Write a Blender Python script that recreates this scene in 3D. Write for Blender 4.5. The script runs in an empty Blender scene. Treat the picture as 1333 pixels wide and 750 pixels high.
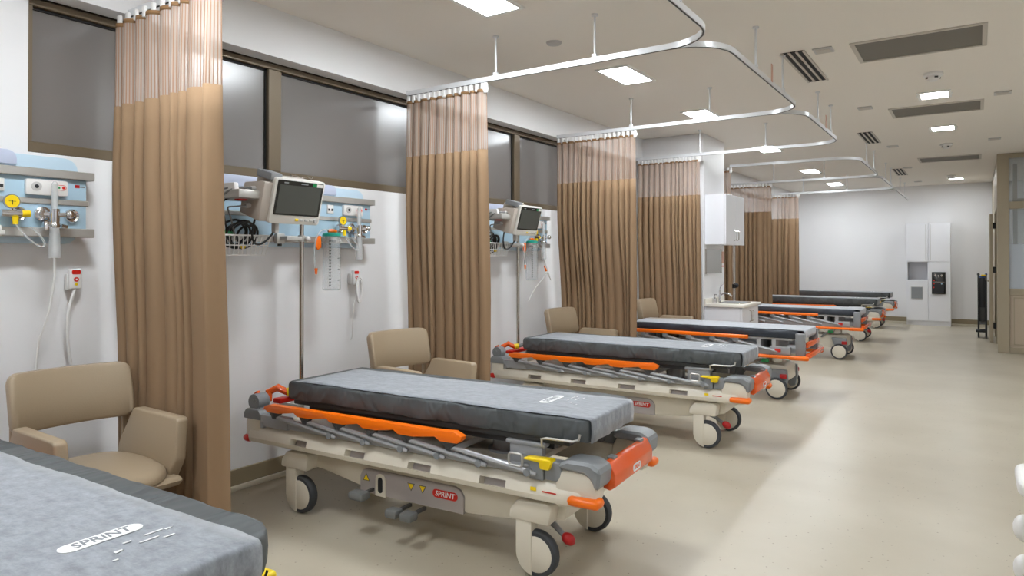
import bpy, bmesh, math, random
from mathutils import Vector, Matrix
R = math.radians
PI = math.pi
S = 0.9                      # layout units -> metres (photo survey was 1/0.9 too large)
scene = bpy.context.scene
COL = scene.collection

# ------------------------------------------------------------------ camera
CAM = Vector((3.8438, 0.0, 1.4551))
YAW, PITCH, ROLL = 0.5951, 0.0075, -0.0003
fwd = Vector((-math.sin(YAW)*math.cos(PITCH), math.cos(YAW)*math.cos(PITCH), math.sin(PITCH)))
rgt = Vector((math.cos(YAW), math.sin(YAW), 0))
up = rgt.cross(fwd)
cam_data = bpy.data.cameras.new('camera')
cam = bpy.data.objects.new('camera', cam_data)
COL.objects.link(cam)
m3 = Matrix((rgt, up, -fwd)).transposed()
cam.matrix_world = Matrix.Translation(CAM*S) @ m3.to_4x4()
cam_data.sensor_width = 36.0
cam_data.lens = 893.18/1333*36.0
cam_data.shift_y = -(375-328.9)/1333
cam_data.clip_start = 0.02
scene.camera = cam

# ------------------------------------------------------------------ world, exposure
world = bpy.data.worlds.new('world')
scene.world = world
world.use_nodes = True
world.node_tree.nodes['Background'].inputs[0].default_value = (0.9, 0.95, 1.0, 1)
world.node_tree.nodes['Background'].inputs[1].default_value = 0.3
scene.view_settings.view_transform = 'Standard'
scene.view_settings.look = 'None'
scene.view_settings.gamma = 1.0
scene.view_settings.use_curve_mapping = False
scene.view_settings.exposure = 0.0
LAMP = 86.0                  # radiance of the ceiling panels

# ------------------------------------------------------------------ materials
def lin(c):
    return tuple(((v/255)/12.92 if v/255 <= 0.04045 else ((v/255+0.055)/1.055)**2.4) for v in c)+(1,)

def mat(name, rgb, rough=0.5, metal=0.0, emit=0, bump=0, bscale=40, var=0, vscale=8, spec=0.5, coat=0, stretch=None):
    m = bpy.data.materials.new(name)
    m.use_nodes = True
    nt = m.node_tree
    b = nt.nodes['Principled BSDF']
    c = lin(rgb)
    b.inputs['Base Color'].default_value = c
    b.inputs['Roughness'].default_value = rough
    b.inputs['Metallic'].default_value = metal
    b.inputs['Specular IOR Level'].default_value = spec
    b.inputs['Coat Weight'].default_value = coat
    if emit:
        b.inputs['Emission Color'].default_value = c
        b.inputs['Emission Strength'].default_value = emit
    if bump or var:
        tc = nt.nodes.new('ShaderNodeTexCoord')
        vec = tc.outputs['Object']
        if stretch:
            mp = nt.nodes.new('ShaderNodeMapping')
            mp.inputs['Scale'].default_value = stretch
            nt.links.new(vec, mp.inputs[0])
            vec = mp.outputs[0]
    if var:
        n = nt.nodes.new('ShaderNodeTexNoise')
        n.inputs['Scale'].default_value = vscale
        n.inputs['Detail'].default_value = 5
        nt.links.new(vec, n.inputs['Vector'])
        mx = nt.nodes.new('ShaderNodeMix')
        mx.data_type = 'RGBA'
        mx.inputs['A'].default_value = tuple(v*(1-var) for v in c[:3])+(1,)
        mx.inputs['B'].default_value = tuple(min(1, v*(1+var)) for v in c[:3])+(1,)
        nt.links.new(n.outputs['Fac'], mx.inputs['Factor'])
        nt.links.new(mx.outputs['Result'], b.inputs['Base Color'])
    if bump:
        n2 = nt.nodes.new('ShaderNodeTexNoise')
        n2.inputs['Scale'].default_value = bscale
        n2.inputs['Detail'].default_value = 3
        nt.links.new(vec, n2.inputs['Vector'])
        bp = nt.nodes.new('ShaderNodeBump')
        bp.inputs['Strength'].default_value = bump
        bp.inputs['Distance'].default_value = 0.01
        nt.links.new(n2.outputs['Fac'], bp.inputs['Height'])
        nt.links.new(bp.outputs['Normal'], b.inputs['Normal'])
    return m

M = {}
M['wall'] = mat('wall_paint', (234, 233, 234), 0.55, bump=0.03, bscale=120, spec=0.3)
M['ceil'] = mat('ceiling_paint', (240, 234, 226), 0.8, spec=0.2)
M['floor'] = mat('vinyl_floor', (186, 177, 158), 0.34, spec=0.42)
M['skirt'] = mat('skirting_vinyl', (146, 132, 106), 0.45)
M['skirt_trim'] = mat('skirting_coving', (208, 200, 182), 0.35)
M['bronze'] = mat('bronze_aluminium', (112, 98, 79), 0.42, 0.25)
M['recess'] = mat('shade_painted_trim', (70, 58, 42), 0.5)  # frame colour darkened to paint in the shade under the lintel
M['lintel_shade'] = mat('shaded_lintel_grey', (150, 146, 141), 0.6)  # shade on the white lintel's underside as a colour; unused
M['frost'] = mat('frosted_glass', (118, 113, 110), 0.24, spec=0.8)
M['rail'] = mat('white_aluminium', (222, 223, 225), 0.3, 0.1, spec=0.6)
M['white'] = mat('white_laminate', (232, 232, 236), 0.35)
M['white_plastic'] = mat('white_plastic', (232, 230, 228), 0.35)
M['lightgrey'] = mat('light_grey_plastic', (196, 194, 192), 0.4)
M['cream'] = mat('cream_plastic', (224, 216, 200), 0.38, bump=0.02, bscale=200)
M['wheelcream'] = mat('wheel_cream_plastic', (222, 214, 198), 0.4)
M['pedal'] = mat('dark_grey_pedal_rubber', (112, 113, 112), 0.6)
M['grey'] = mat('mid_grey_plastic', (136, 139, 142), 0.42)
M['greymetal'] = mat('grey_painted_steel', (164, 165, 168), 0.34, 0.2)
M['darkgrey'] = mat('dark_grey_plastic', (66, 66, 66), 0.5)
M['black'] = mat('black_rubber', (34, 35, 38), 0.55)
M['tyre'] = mat('tyre_rubber', (62, 64, 68), 0.6)
M['orange'] = mat('orange_plastic', (255, 118, 6), 0.32)
M['redorange'] = mat('red_orange_plastic', (238, 94, 22), 0.26, coat=0.3)
M['red'] = mat('red_plastic', (206, 34, 22), 0.35)
M['darkred'] = mat('dark_red_plastic', (176, 24, 26), 0.35)
M['yellow'] = mat('yellow_plastic', (250, 214, 10), 0.38)
M['green'] = mat('green_plastic', (20, 130, 70), 0.4)
M['teal'] = mat('teal_plastic', (20, 150, 130), 0.35)
M['pod'] = mat('mauve_grey_plastic', (176, 168, 166), 0.42)
M['chrome'] = mat('chrome', (225, 225, 228), 0.1, 1.0)
M['steel'] = mat('brushed_steel', (196, 190, 182), 0.22, 1.0)
M['alu'] = mat('satin_aluminium', (196, 194, 190), 0.38, 0.6)
M['blue'] = mat('pale_blue_panel', (178, 206, 224), 0.4)
M['blue_light'] = mat('lighter_blue_panel', (196, 218, 234), 0.4)
M['lilac'] = mat('lilac_lamp_cover', (196, 204, 226), 0.4)
M['chair'] = mat('taupe_leatherette', (166, 148, 124), 0.42, bump=0.05, bscale=160, spec=0.4)
M['screen'] = mat('dark_screen_glass', (72, 74, 70), 0.22, spec=0.6)
M['screenblack'] = mat('black_screen_border', (18, 18, 19), 0.2, spec=0.6)
M['monitor'] = mat('monitor_casing', (226, 223, 216), 0.4)
M['module'] = mat('beige_module', (196, 186, 176), 0.45)
M['cable'] = mat('black_cable', (22, 22, 24), 0.45)
M['greycable'] = mat('grey_cable', (120, 120, 120), 0.45)
M['whitecable'] = mat('white_cable', (232, 230, 228), 0.4)
M['matt'] = mat('charcoal_mattress_cover', (84, 88, 90), 0.5, spec=0.4)
M['mattnavy'] = mat('dark_navy_mattress_cover', (52, 58, 68), 0.42, spec=0.5)
M['ventdark'] = mat('vent_black', (20, 19, 18), 0.7)
M['ventgrey'] = mat('vent_mesh_grey', (120, 115, 108), 0.6, bump=0.3, bscale=400)
M['ventframe'] = mat('vent_frame', (200, 193, 184), 0.5)
M['lampframe'] = mat('lamp_frame', (240, 240, 238), 0.4)
M['lamp'] = mat('lamp_diffuser', (243, 250, 255), 0.5, emit=LAMP)
M['partition'] = mat('taupe_partition_frame', (166, 154, 132), 0.45)
M['partpanel'] = mat('beige_partition_panel', (186, 170, 150), 0.5)
M['counter'] = mat('counter_stone', (232, 226, 216), 0.3)
M['tag'] = mat('pink_tag', (206, 164, 146), 0.6)
M['printwhite'] = mat('white_print', (240, 240, 240), 0.5)
M['bluecloth'] = mat('blue_vinyl', (40, 84, 150), 0.5)
M['mirror'] = mat('mirror_glass', (210, 210, 210), 0.04, 1.0)

def glass(name, rgb, alpha, rough=0.08):
    m = bpy.data.materials.new(name)
    m.use_nodes = True
    nt = m.node_tree
    b = nt.nodes['Principled BSDF']
    b.inputs['Base Color'].default_value = lin(rgb)
    b.inputs['Roughness'].default_value = rough
    b.inputs['Alpha'].default_value = alpha
    b.inputs['Specular IOR Level'].default_value = 0.6
    return m
M['clear'] = glass('clear_plastic', (222, 227, 230), 0.3, 0.05)
M['clear2'] = glass('clear_tube_plastic', (225, 228, 230), 0.35)
M['pane'] = glass('partition_glass', (206, 214, 220), 0.3, 0.03)
M['panefrost'] = glass('partition_frosted_film', (204, 212, 222), 0.8, 0.4)

# vinyl floor: fine speckle and faint cloudiness
def floor_nodes():
    nt = M['floor'].node_tree
    b = nt.nodes['Principled BSDF']
    tc = nt.nodes.new('ShaderNodeTexCoord')
    n1 = nt.nodes.new('ShaderNodeTexNoise'); n1.inputs['Scale'].default_value = 1.4; n1.inputs['Detail'].default_value = 4
    v = nt.nodes.new('ShaderNodeTexVoronoi'); v.inputs['Scale'].default_value = 26
    nt.links.new(tc.outputs['Object'], n1.inputs['Vector']); nt.links.new(tc.outputs['Object'], v.inputs['Vector'])
    r1 = nt.nodes.new('ShaderNodeValToRGB')
    r1.color_ramp.elements[0].position = 0.3; r1.color_ramp.elements[0].color = lin((176, 166, 147))
    r1.color_ramp.elements[1].position = 0.7; r1.color_ramp.elements[1].color = lin((190, 181, 163))
    nt.links.new(n1.outputs['Fac'], r1.inputs['Fac'])
    r2 = nt.nodes.new('ShaderNodeValToRGB')
    r2.color_ramp.elements[0].position = 0.05; r2.color_ramp.elements[0].color = (1, 1, 1, 1)
    r2.color_ramp.elements[1].position = 0.13; r2.color_ramp.elements[1].color = (0, 0, 0, 1)
    nt.links.new(v.outputs['Distance'], r2.inputs['Fac'])
    # only some cells carry a visible fleck
    r3 = nt.nodes.new('ShaderNodeValToRGB')
    r3.color_ramp.elements[0].position = 0.4; r3.color_ramp.elements[0].color = (0, 0, 0, 1)
    r3.color_ramp.elements[1].position = 0.45; r3.color_ramp.elements[1].color = (0.8, 0.8, 0.8, 1)
    sep = nt.nodes.new('ShaderNodeSeparateColor'); nt.links.new(v.outputs['Color'], sep.inputs[0])
    nt.links.new(sep.outputs[0], r3.inputs['Fac'])
    mu = nt.nodes.new('ShaderNodeMath'); mu.operation = 'MULTIPLY'
    nt.links.new(r2.outputs['Color'], mu.inputs[0]); nt.links.new(r3.outputs['Color'], mu.inputs[1])
    mx = nt.nodes.new('ShaderNodeMix'); mx.data_type = 'RGBA'
    mx.inputs['B'].default_value = lin((104, 90, 70))
    nt.links.new(mu.outputs[0], mx.inputs['Factor']); nt.links.new(r1.outputs['Color'], mx.inputs['A'])
    nt.links.new(mx.outputs['Result'], b.inputs['Base Color'])
floor_nodes()

# paper couch sheet: mottled non-woven
def sheet_mat(name, a, c):
    m = mat(name, a, 0.7, spec=0.3)
    nt = m.node_tree; b = nt.nodes['Principled BSDF']
    b.inputs['Sheen Weight'].default_value = 0.45; b.inputs['Sheen Roughness'].default_value = 0.4
    tc = nt.nodes.new('ShaderNodeTexCoord')
    mp = nt.nodes.new('ShaderNodeMapping'); mp.inputs['Scale'].default_value = (1, 1.9, 1)
    n = nt.nodes.new('ShaderNodeTexNoise'); n.inputs['Scale'].default_value = 22; n.inputs['Detail'].default_value = 9; n.inputs['Roughness'].default_value = 0.75
    nt.links.new(tc.outputs['Object'], mp.inputs[0]); nt.links.new(mp.outputs[0], n.inputs['Vector'])
    r = nt.nodes.new('ShaderNodeValToRGB')
    r.color_ramp.elements[0].position = 0.32; r.color_ramp.elements[0].color = lin(a)
    r.color_ramp.elements[1].position = 0.68; r.color_ramp.elements[1].color = lin(c)
    nt.links.new(n.outputs['Fac'], r.inputs['Fac']); nt.links.new(r.outputs['Color'], b.inputs['Base Color'])
    n2 = nt.nodes.new('ShaderNodeTexNoise'); n2.inputs['Scale'].default_value = 9; n2.inputs['Detail'].default_value = 4
    nt.links.new(tc.outputs['Object'], n2.inputs['Vector'])
    bp = nt.nodes.new('ShaderNodeBump'); bp.inputs['Strength'].default_value = 0.35; bp.inputs['Distance'].default_value = 0.02
    nt.links.new(n2.outputs['Fac'], bp.inputs['Height']); nt.links.new(bp.outputs['Normal'], b.inputs['Normal'])
    return m
M['sheet'] = sheet_mat('grey_nonwoven_sheet', (120, 124, 130), (160, 165, 173))
M['sheetlit'] = sheet_mat('grazing_lit_nonwoven_sheet', (160, 165, 172), (194, 198, 206))  # brighter copy for far beds, grazing light painted into its colour
M['sheetgrey'] = sheet_mat('sheet_print_gap', (112, 116, 122), (140, 145, 152))

def crease(mname, scale, stretch, strength, dist=0.02):
    nt = M[mname].node_tree; b = nt.nodes['Principled BSDF']
    tc = nt.nodes.new('ShaderNodeTexCoord')
    mp = nt.nodes.new('ShaderNodeMapping'); mp.inputs['Scale'].default_value = stretch
    mp.inputs['Rotation'].default_value = (0, 0.5, 0)
    n = nt.nodes.new('ShaderNodeTexNoise'); n.inputs['Scale'].default_value = scale; n.inputs['Detail'].default_value = 1.0; n.inputs['Distortion'].default_value = 0.6
    nt.links.new(tc.outputs['Object'], mp.inputs[0]); nt.links.new(mp.outputs[0], n.inputs['Vector'])
    bp = nt.nodes.new('ShaderNodeBump'); bp.inputs['Strength'].default_value = strength; bp.inputs['Distance'].default_value = dist
    nt.links.new(n.outputs['Fac'], bp.inputs['Height']); nt.links.new(bp.outputs['Normal'], b.inputs['Normal'])
crease('matt', 7, (2.0, 0.4, 1.3), 0.6, 0.05)
crease('mattnavy', 6, (1.4, 0.4, 1.3), 0.4, 0.04)

# curtain cloth and striped mesh: u runs along the cloth
def cloth_mat():
    m = mat('tan_curtain_cloth', (150, 123, 96), 0.8, spec=0.15, bump=0.15, bscale=14, stretch=(1, 1, 0.4))
    return m
M['cloth'] = cloth_mat()
M['hem'] = mat('brown_heading_tape', (136, 102, 66), 0.75)
def net_mat():
    m = bpy.data.materials.new('striped_curtain_net'); m.use_nodes = True
    nt = m.node_tree; b = nt.nodes['Principled BSDF']
    b.inputs['Roughness'].default_value = 0.8
    uv = nt.nodes.new('ShaderNodeUVMap'); uv.uv_map = 'UVMap'
    sx = nt.nodes.new('ShaderNodeSeparateXYZ'); nt.links.new(uv.outputs[0], sx.inputs[0])
    w = nt.nodes.new('ShaderNodeMath'); w.operation = 'MULTIPLY'; w.inputs[1].default_value = 2*PI/0.0145
    nt.links.new(sx.outputs[0], w.inputs[0])
    s = nt.nodes.new('ShaderNodeMath'); s.operation = 'SINE'; nt.links.new(w.outputs[0], s.inputs[0])
    r = nt.nodes.new('ShaderNodeMapRange'); r.inputs[1].default_value = -0.1; r.inputs[2].default_value = 0.5
    nt.links.new(s.outputs[0], r.inputs[0])
    mx = nt.nodes.new('ShaderNodeMix'); mx.data_type = 'RGBA'
    mx.inputs['A'].default_value = lin((226, 208, 194)); mx.inputs['B'].default_value = lin((150, 116, 92))
    nt.links.new(r.outputs[0], mx.inputs['Factor']); nt.links.new(mx.outputs['Result'], b.inputs['Base Color'])
    al = nt.nodes.new('ShaderNodeMapRange'); al.inputs[3].default_value = 0.42; al.inputs[4].default_value = 0.92
    nt.links.new(r.outputs[0], al.inputs[0]); nt.links.new(al.outputs[0], b.inputs['Alpha'])
    return m
M['net'] = net_mat()

# ------------------------------------------------------------------ mesh helpers
class MB:
    """collects geometry in layout units; build() links it as one mesh object"""
    def __init__(self, off=(0, 0, 0)):
        self.bm = bmesh.new(); self.off = Vector(off)
    def _new(self, geom_verts, M4=None):
        if M4 is not None:
            bmesh.ops.transform(self.bm, matrix=M4, verts=geom_verts)
    def box(self, x0, x1, y0, y1, z0, z1, bev=0, seg=2, M4=None):
        r = bmesh.ops.create_cube(self.bm, size=1)
        vs = r['verts']
        bmesh.ops.transform(self.bm, matrix=Matrix.Translation(((x0+x1)/2, (y0+y1)/2, (z0+z1)/2)) @ Matrix.Diagonal((abs(x1-x0), abs(y1-y0), abs(z1-z0), 1)), verts=vs)
        if bev:
            es = list({e for v in vs for e in v.link_edges})
            rb = bmesh.ops.bevel(self.bm, geom=es, offset=bev, segments=seg, affect='EDGES', profile=0.5, clamp_overlap=True)
            vs = list({v for f in rb['faces'] for v in f.verts} | {v for v in vs if v.is_valid})
        self._new(vs, M4)
        return self
    def prism(self, pts, a, b, axis='y', bev=0, seg=2, M4=None):
        """polygon pts in the two other axes, extruded from a to b along axis"""
        def P(p, t):
            if axis == 'y': return (p[0], t, p[1])
            if axis == 'x': return (t, p[0], p[1])
            return (p[0], p[1], t)
        v0 = [self.bm.verts.new(P(p, a)) for p in pts]
        v1 = [self.bm.verts.new(P(p, b)) for p in pts]
        n = len(pts); fs = []
        fs.append(self.bm.faces.new(v0)); fs.append(self.bm.faces.new(v1[::-1]))
        for i in range(n):
            fs.append(self.bm.faces.new((v0[i], v1[i], v1[(i+1) % n], v0[(i+1) % n])))
        bmesh.ops.recalc_face_normals(self.bm, faces=fs)
        vs = v0+v1
        if bev:
            es = list({e for v in vs for e in v.link_edges})
            rb = bmesh.ops.bevel(self.bm, geom=es, offset=bev, segments=seg, affect='EDGES', profile=0.5, clamp_overlap=True)
            vs = list({v for f in rb['faces'] for v in f.verts} | {v for v in vs if v.is_valid})
        self._new(vs, M4)
        return self
    def cyl(self, p, q, r, r2=None, n=16, caps=True):
        p, q = Vector(p), Vector(q)
        d = q-p
        rot = d.to_track_quat('Z', 'Y').to_matrix().to_4x4()
        g = bmesh.ops.create_cone(self.bm, cap_ends=caps, segments=n, radius1=r, radius2=r if r2 is None else r2, depth=d.length)
        bmesh.ops.transform(self.bm, matrix=Matrix.Translation((p+q)/2) @ rot, verts=g['verts'])
        return self
    def sphere(self, c, r, sc=(1, 1, 1), n=12, M4=None):
        g = bmesh.ops.create_uvsphere(self.bm, u_segments=n, v_segments=max(6, n//2+2), radius=r)
        T = Matrix.Translation(c) @ (M4 if M4 is not None else Matrix()) @ Matrix.Diagonal((*sc, 1))
        bmesh.ops.transform(self.bm, matrix=T, verts=g['verts'])
        return self
    def tube(self, pts, r, n=8, closed=False, caps=True):
        pts = [Vector(p) for p in pts]
        N = len(pts); rings = []
        prev = None
        for i, p in enumerate(pts):
            if closed:
                t = (pts[(i+1) % N]-pts[i-1]).normalized()
            else:
                t = (pts[min(i+1, N-1)]-pts[max(i-1, 0)]).normalized()
            if prev is None:
                a = Vector((0, 0, 1)) if abs(t.z) < 0.9 else Vector((1, 0, 0))
                u = t.cross(a).normalized()
            else:
                u = (prev-t*prev.dot(t))
                if u.length < 1e-6: u = t.orthogonal()
                u.normalize()
            prev = u
            w = t.cross(u)
            rr = r[i] if isinstance(r, (list, tuple)) else r
            rings.append([self.bm.verts.new(p+(u*math.cos(2*PI*k/n)+w*math.sin(2*PI*k/n))*rr) for k in range(n)])
        for i in range(N if closed else N-1):
            A, B = rings[i], rings[(i+1) % N]
            for k in range(n):
                self.bm.faces.new((A[k], A[(k+1) % n], B[(k+1) % n], B[k]))
        if caps and not closed:
            self.bm.faces.new(rings[0][::-1]); self.bm.faces.new(rings[-1])
        return self
    def lathe(self, prof, c=(0, 0, 0), axis='z', n=24):
        """prof: list of (radius, height)"""
        c = Vector(c); rings = []
        for r, h in prof:
            ring = []
            for k in range(n):
                a = 2*PI*k/n
                x, y = r*math.cos(a), r*math.sin(a)
                q = {'z': (x, y, h), 'y': (x, h, y), 'x': (h, x, y)}[axis]
                ring.append(self.bm.verts.new(c+Vector(q)))
            rings.append(ring)
        fs = []
        for A, B in zip(rings, rings[1:]):
            for k in range(n):
                fs.append(self.bm.faces.new((A[k], A[(k+1) % n], B[(k+1) % n], B[k])))
        if prof[0][0] > 1e-5: fs.append(self.bm.faces.new(rings[0]))
        if prof[-1][0] > 1e-5: fs.append(self.bm.faces.new(rings[-1]))
        bmesh.ops.recalc_face_normals(self.bm, faces=fs)
        return self
    def quad(self, a, b, c, d):
        self.bm.faces.new([self.bm.verts.new(p) for p in (a, b, c, d)])
        return self
    def sweep(self, profs, caps=True):
        """profs: list of closed 3-d loops of equal length"""
        L = [[self.bm.verts.new(p) for p in pr] for pr in profs]
        n = len(L[0]); fs = []
        for A, B in zip(L, L[1:]):
            for k in range(n):
                fs.append(self.bm.faces.new((A[k], A[(k+1) % n], B[(k+1) % n], B[k])))
        if caps:
            fs.append(self.bm.faces.new(L[0][::-1])); fs.append(self.bm.faces.new(L[-1]))
        bmesh.ops.recalc_face_normals(self.bm, faces=fs)
        return self
    def build(self, name, m, parent=None, smooth=35, loc=None):
        bm = self.bm
        bmesh.ops.transform(bm, matrix=Matrix.Scale(S, 4) @ Matrix.Translation(-self.off), verts=bm.verts[:])
        me = bpy.data.meshes.new(name)
        bm.to_mesh(me); bm.free()
        for mm in (m if isinstance(m, (list, tuple)) else [m]):
            me.materials.append(mm)
        if smooth:
            me.shade_smooth()
            me.set_sharp_from_angle(angle=R(smooth))
        o = bpy.data.objects.new(name, me)
        COL.objects.link(o)
        if loc is not None: o.location = Vector(loc)*S
        if parent is not None: o.parent = parent
        return o

def thing(name, label, cat, loc=(0, 0, 0), rz=0, group=None):
    o = bpy.data.objects.new(name, None)
    o.empty_display_size = 0.1
    COL.objects.link(o)
    o.location = Vector(loc)*S; o.rotation_euler = (0, 0, rz)
    return tag(o, label, cat, group)
def tag(o, label, cat, group=None):
    o['label'] = label; o['category'] = cat
    if group: o['group'] = group
    return o
def struct(o):
    o['kind'] = 'structure'
    return o
def kids(o):
    return [c for c in bpy.data.objects if c.parent == o]
def dup(o, loc=None, rz=None, label=None, parent=None, tree=None):
    if tree is None:
        tree = {}
        for c in bpy.data.objects:
            if c.parent: tree.setdefault(c.parent.name, []).append(c)
    c = o.copy(); COL.objects.link(c)
    if parent is not None: c.parent = parent
    if loc is not None: c.location = Vector(loc)*S
    if rz is not None: c.rotation_euler = (0, 0, rz)
    if label: c['label'] = label
    for ch in tree.get(o.name, []):
        dup(ch, parent=c, tree=tree)
    return c
_tx = {}
def text(name, s, size, m, parent, M4, depth=0.001, font_squeeze=1.0, shear=0.0):
    """flat lettering as a mesh; M4 maps the text plane (x right, y up) to layout space"""
    cu = bpy.data.curves.new(name, 'FONT')
    cu.body = s; cu.size = size; cu.align_x = 'CENTER'; cu.align_y = 'CENTER'; cu.extrude = depth; cu.shear = shear
    cu.offset = size*0.012; cu.resolution_u = 3
    tmp = bpy.data.objects.new(name, cu)
    COL.objects.link(tmp)
    dg = bpy.context.evaluated_depsgraph_get()
    me = bpy.data.meshes.new_from_object(tmp.evaluated_get(dg))
    bpy.data.objects.remove(tmp); bpy.data.curves.remove(cu)
    me.transform(Matrix.Scale(S, 4) @ M4 @ Matrix.Diagonal((font_squeeze, 1, 1, 1)))
    me.materials.clear(); me.materials.append(m)
    me.name = name
    o = bpy.data.objects.new(name, me); COL.objects.link(o)
    if parent is not None: o.parent = parent
    return o
def basis(o, x, y):
    """matrix with origin o, local x and y directions"""
    x = Vector(x).normalized(); y = Vector(y).normalized(); z = x.cross(y)
    m = Matrix((x, y, z)).transposed().to_4x4()
    return Matrix.Translation(o) @ m
def capsule(l, h, n=8):
    """outline of a stadium l x h"""
    r = h/2; p = []
    for k in range(n+1):
        a = -PI/2+PI*k/n; p.append((l/2-r+r*math.cos(a), r*math.sin(a)))
    for k in range(n+1):
        a = PI/2+PI*k/n; p.append((-l/2+r+r*math.cos(a), r*math.sin(a)))
    return p
def rrect(x0, x1, y0, y1, r, n=4, corners=(1, 1, 1, 1)):
    p = []
    for (cx, cy, a0, on) in ((x1-r, y0+r, -90, corners[0]), (x1-r, y1-r, 0, corners[1]), (x0+r, y1-r, 90, corners[2]), (x0+r, y0+r, 180, corners[3])):
        if on:
            for k in range(n+1):
                a = R(a0+90*k/n); p.append((cx+r*math.cos(a), cy+r*math.sin(a)))
        else:
            a = R(a0+45); p.append((cx+r*(1 if math.cos(a) > 0 else -1), cy+r*(1 if math.sin(a) > 0 else -1)))
    return p
def bez(p0, p1, p2, p3, n=10):
    p0, p1, p2, p3 = map(Vector, (p0, p1, p2, p3)); out = []
    for k in range(n+1):
        t = k/n; u = 1-t
        out.append(p0*u**3+p1*3*u*u*t+p2*3*u*t*t+p3*t**3)
    return out
# ------------------------------------------------------------------ room shell
HC = 3.05; XR = 6.6; YN = -3.0; YF = 17.62
DTR = 2.588; HT = 2.732                                # curtain track depth and height
RY = [1.87, 4.015, 6.35, 8.411, 9.76, 12.18, 14.59]    # track runs along x
struct(MB().box(-0.3, XR+0.2, YN-0.2, YF+0.2, -0.15, 0).build('floor', M['floor'], smooth=0))
struct(MB().box(-0.3, XR+0.2, YN-0.2, YF+0.2, HC, HC+0.15).build('ceiling', M['ceil'], smooth=0))
WB, WT, WY0, WY1 = 1.975, 2.765, 1.449, 8.6
w = MB()
w.box(-0.2, 0, YN-0.2, YF+0.2, 0, WB).box(-0.2, 0, YN-0.2, YF+0.2, WT, HC)
w.box(-0.2, 0, YN-0.2, WY0, WB, WT).box(-0.2, 0, WY1, YF+0.2, WB, WT)
struct(w.build('wall_left', M['wall'], smooth=0))
struct(MB().box(-0.2, XR+0.2, YF, YF+0.2, 0, HC).build('wall_far', M['wall'], smooth=0))
struct(MB().box(XR, XR+0.2, YN, YF, 0, HC).build('wall_right', M['wall'], smooth=0))
struct(MB().box(0, XR, YN-0.2, YN, 0, HC).build('wall_near', M['wall'], smooth=0))
PX, PY0, PY1 = 0.955, 8.63, 9.51
struct(MB().box(0, PX, PY0, PY1, 0, HC, bev=0.006, seg=1).build('wall_pillar', M['wall']))
struct(MB().box(0, 0.127, YN, PY0, HT+0.012, HC).build('trim_1', M['wall'], smooth=0))        # lintel box over the windows
struct(MB().box(0, 0.127, PY1, YF, HT+0.012, HC).build('trim_2', M['wall'], smooth=0))
def skirting(name, x0, x1, y0, y1, axis):
    b = struct(MB().box(x0, x1, y0, y1, 0.035, 0.135, bev=0.003, seg=1).build(name, M['skirt']))
    e = 0.012
    c = MB().box(x0-(e if axis == 'y-' else 0)*0, x1+(e if axis == 'x' else 0), y0-(e if axis == 'y' else 0), y1, 0, 0.035, bev=0.006, seg=2)
    c.build('coving', M['skirt_trim'], b)
skirting('baseboard_left', 0, 0.014, YN, PY0, 'x')
skirting('baseboard_left_far', 0, 0.014, PY1, YF, 'x')
skirting('baseboard_far', 0.014, 4.1, YF-0.014, YF, 'y')
skirting('baseboard_pillar', 0, PX, PY0-0.014, PY0, 'y')

# ribbon window: frame, mullions, frosted panes
win = MB()
win.box(-0.07, -0.005, WY0, WY1, WB, WB+0.055, bev=0.004, seg=1)
win.box(-0.07, -0.005, WY0, WY1, 2.70, 2.738, bev=0.004, seg=1)
win.box(-0.07, -0.005, WY0, WY0+0.02, WB+0.055, 2.70)
win.box(-0.07, -0.005, WY1-0.05, WY1, WB+0.055, 2.70)
win = struct(win.build('window_1', M['bronze'], smooth=30))
MB().box(-0.09, -0.03, WY0, WY1, 2.738, WT).build('shaded_frame_head', M['recess'], win, smooth=0)  # dark strip paints the lintel's shade on the frame head
mul = [2.883, 4.316, 5.78, 7.2]
for y in mul:
    MB().box(-0.07, -0.004, y-0.05, y+0.05, WB+0.055, 2.70, bev=0.004, seg=1).build('mullion', M['bronze'], win)
ed = [WY0-0.03]+mul+[WY1]
for a, b in zip(ed, ed[1:]):
    MB().box(-0.055, -0.04, a+0.05, b-0.05, WB+0.055, 2.70).build('frosted_pane', M['frost'], win, smooth=0)
    MB().box(-0.04, -0.03, b-0.062, b-0.05, WB+0.055, 2.70).box(-0.04, -0.03, a+0.05, b-0.05, 2.688, 2.70).build('gasket', M['ventdark'], win, smooth=0)

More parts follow.
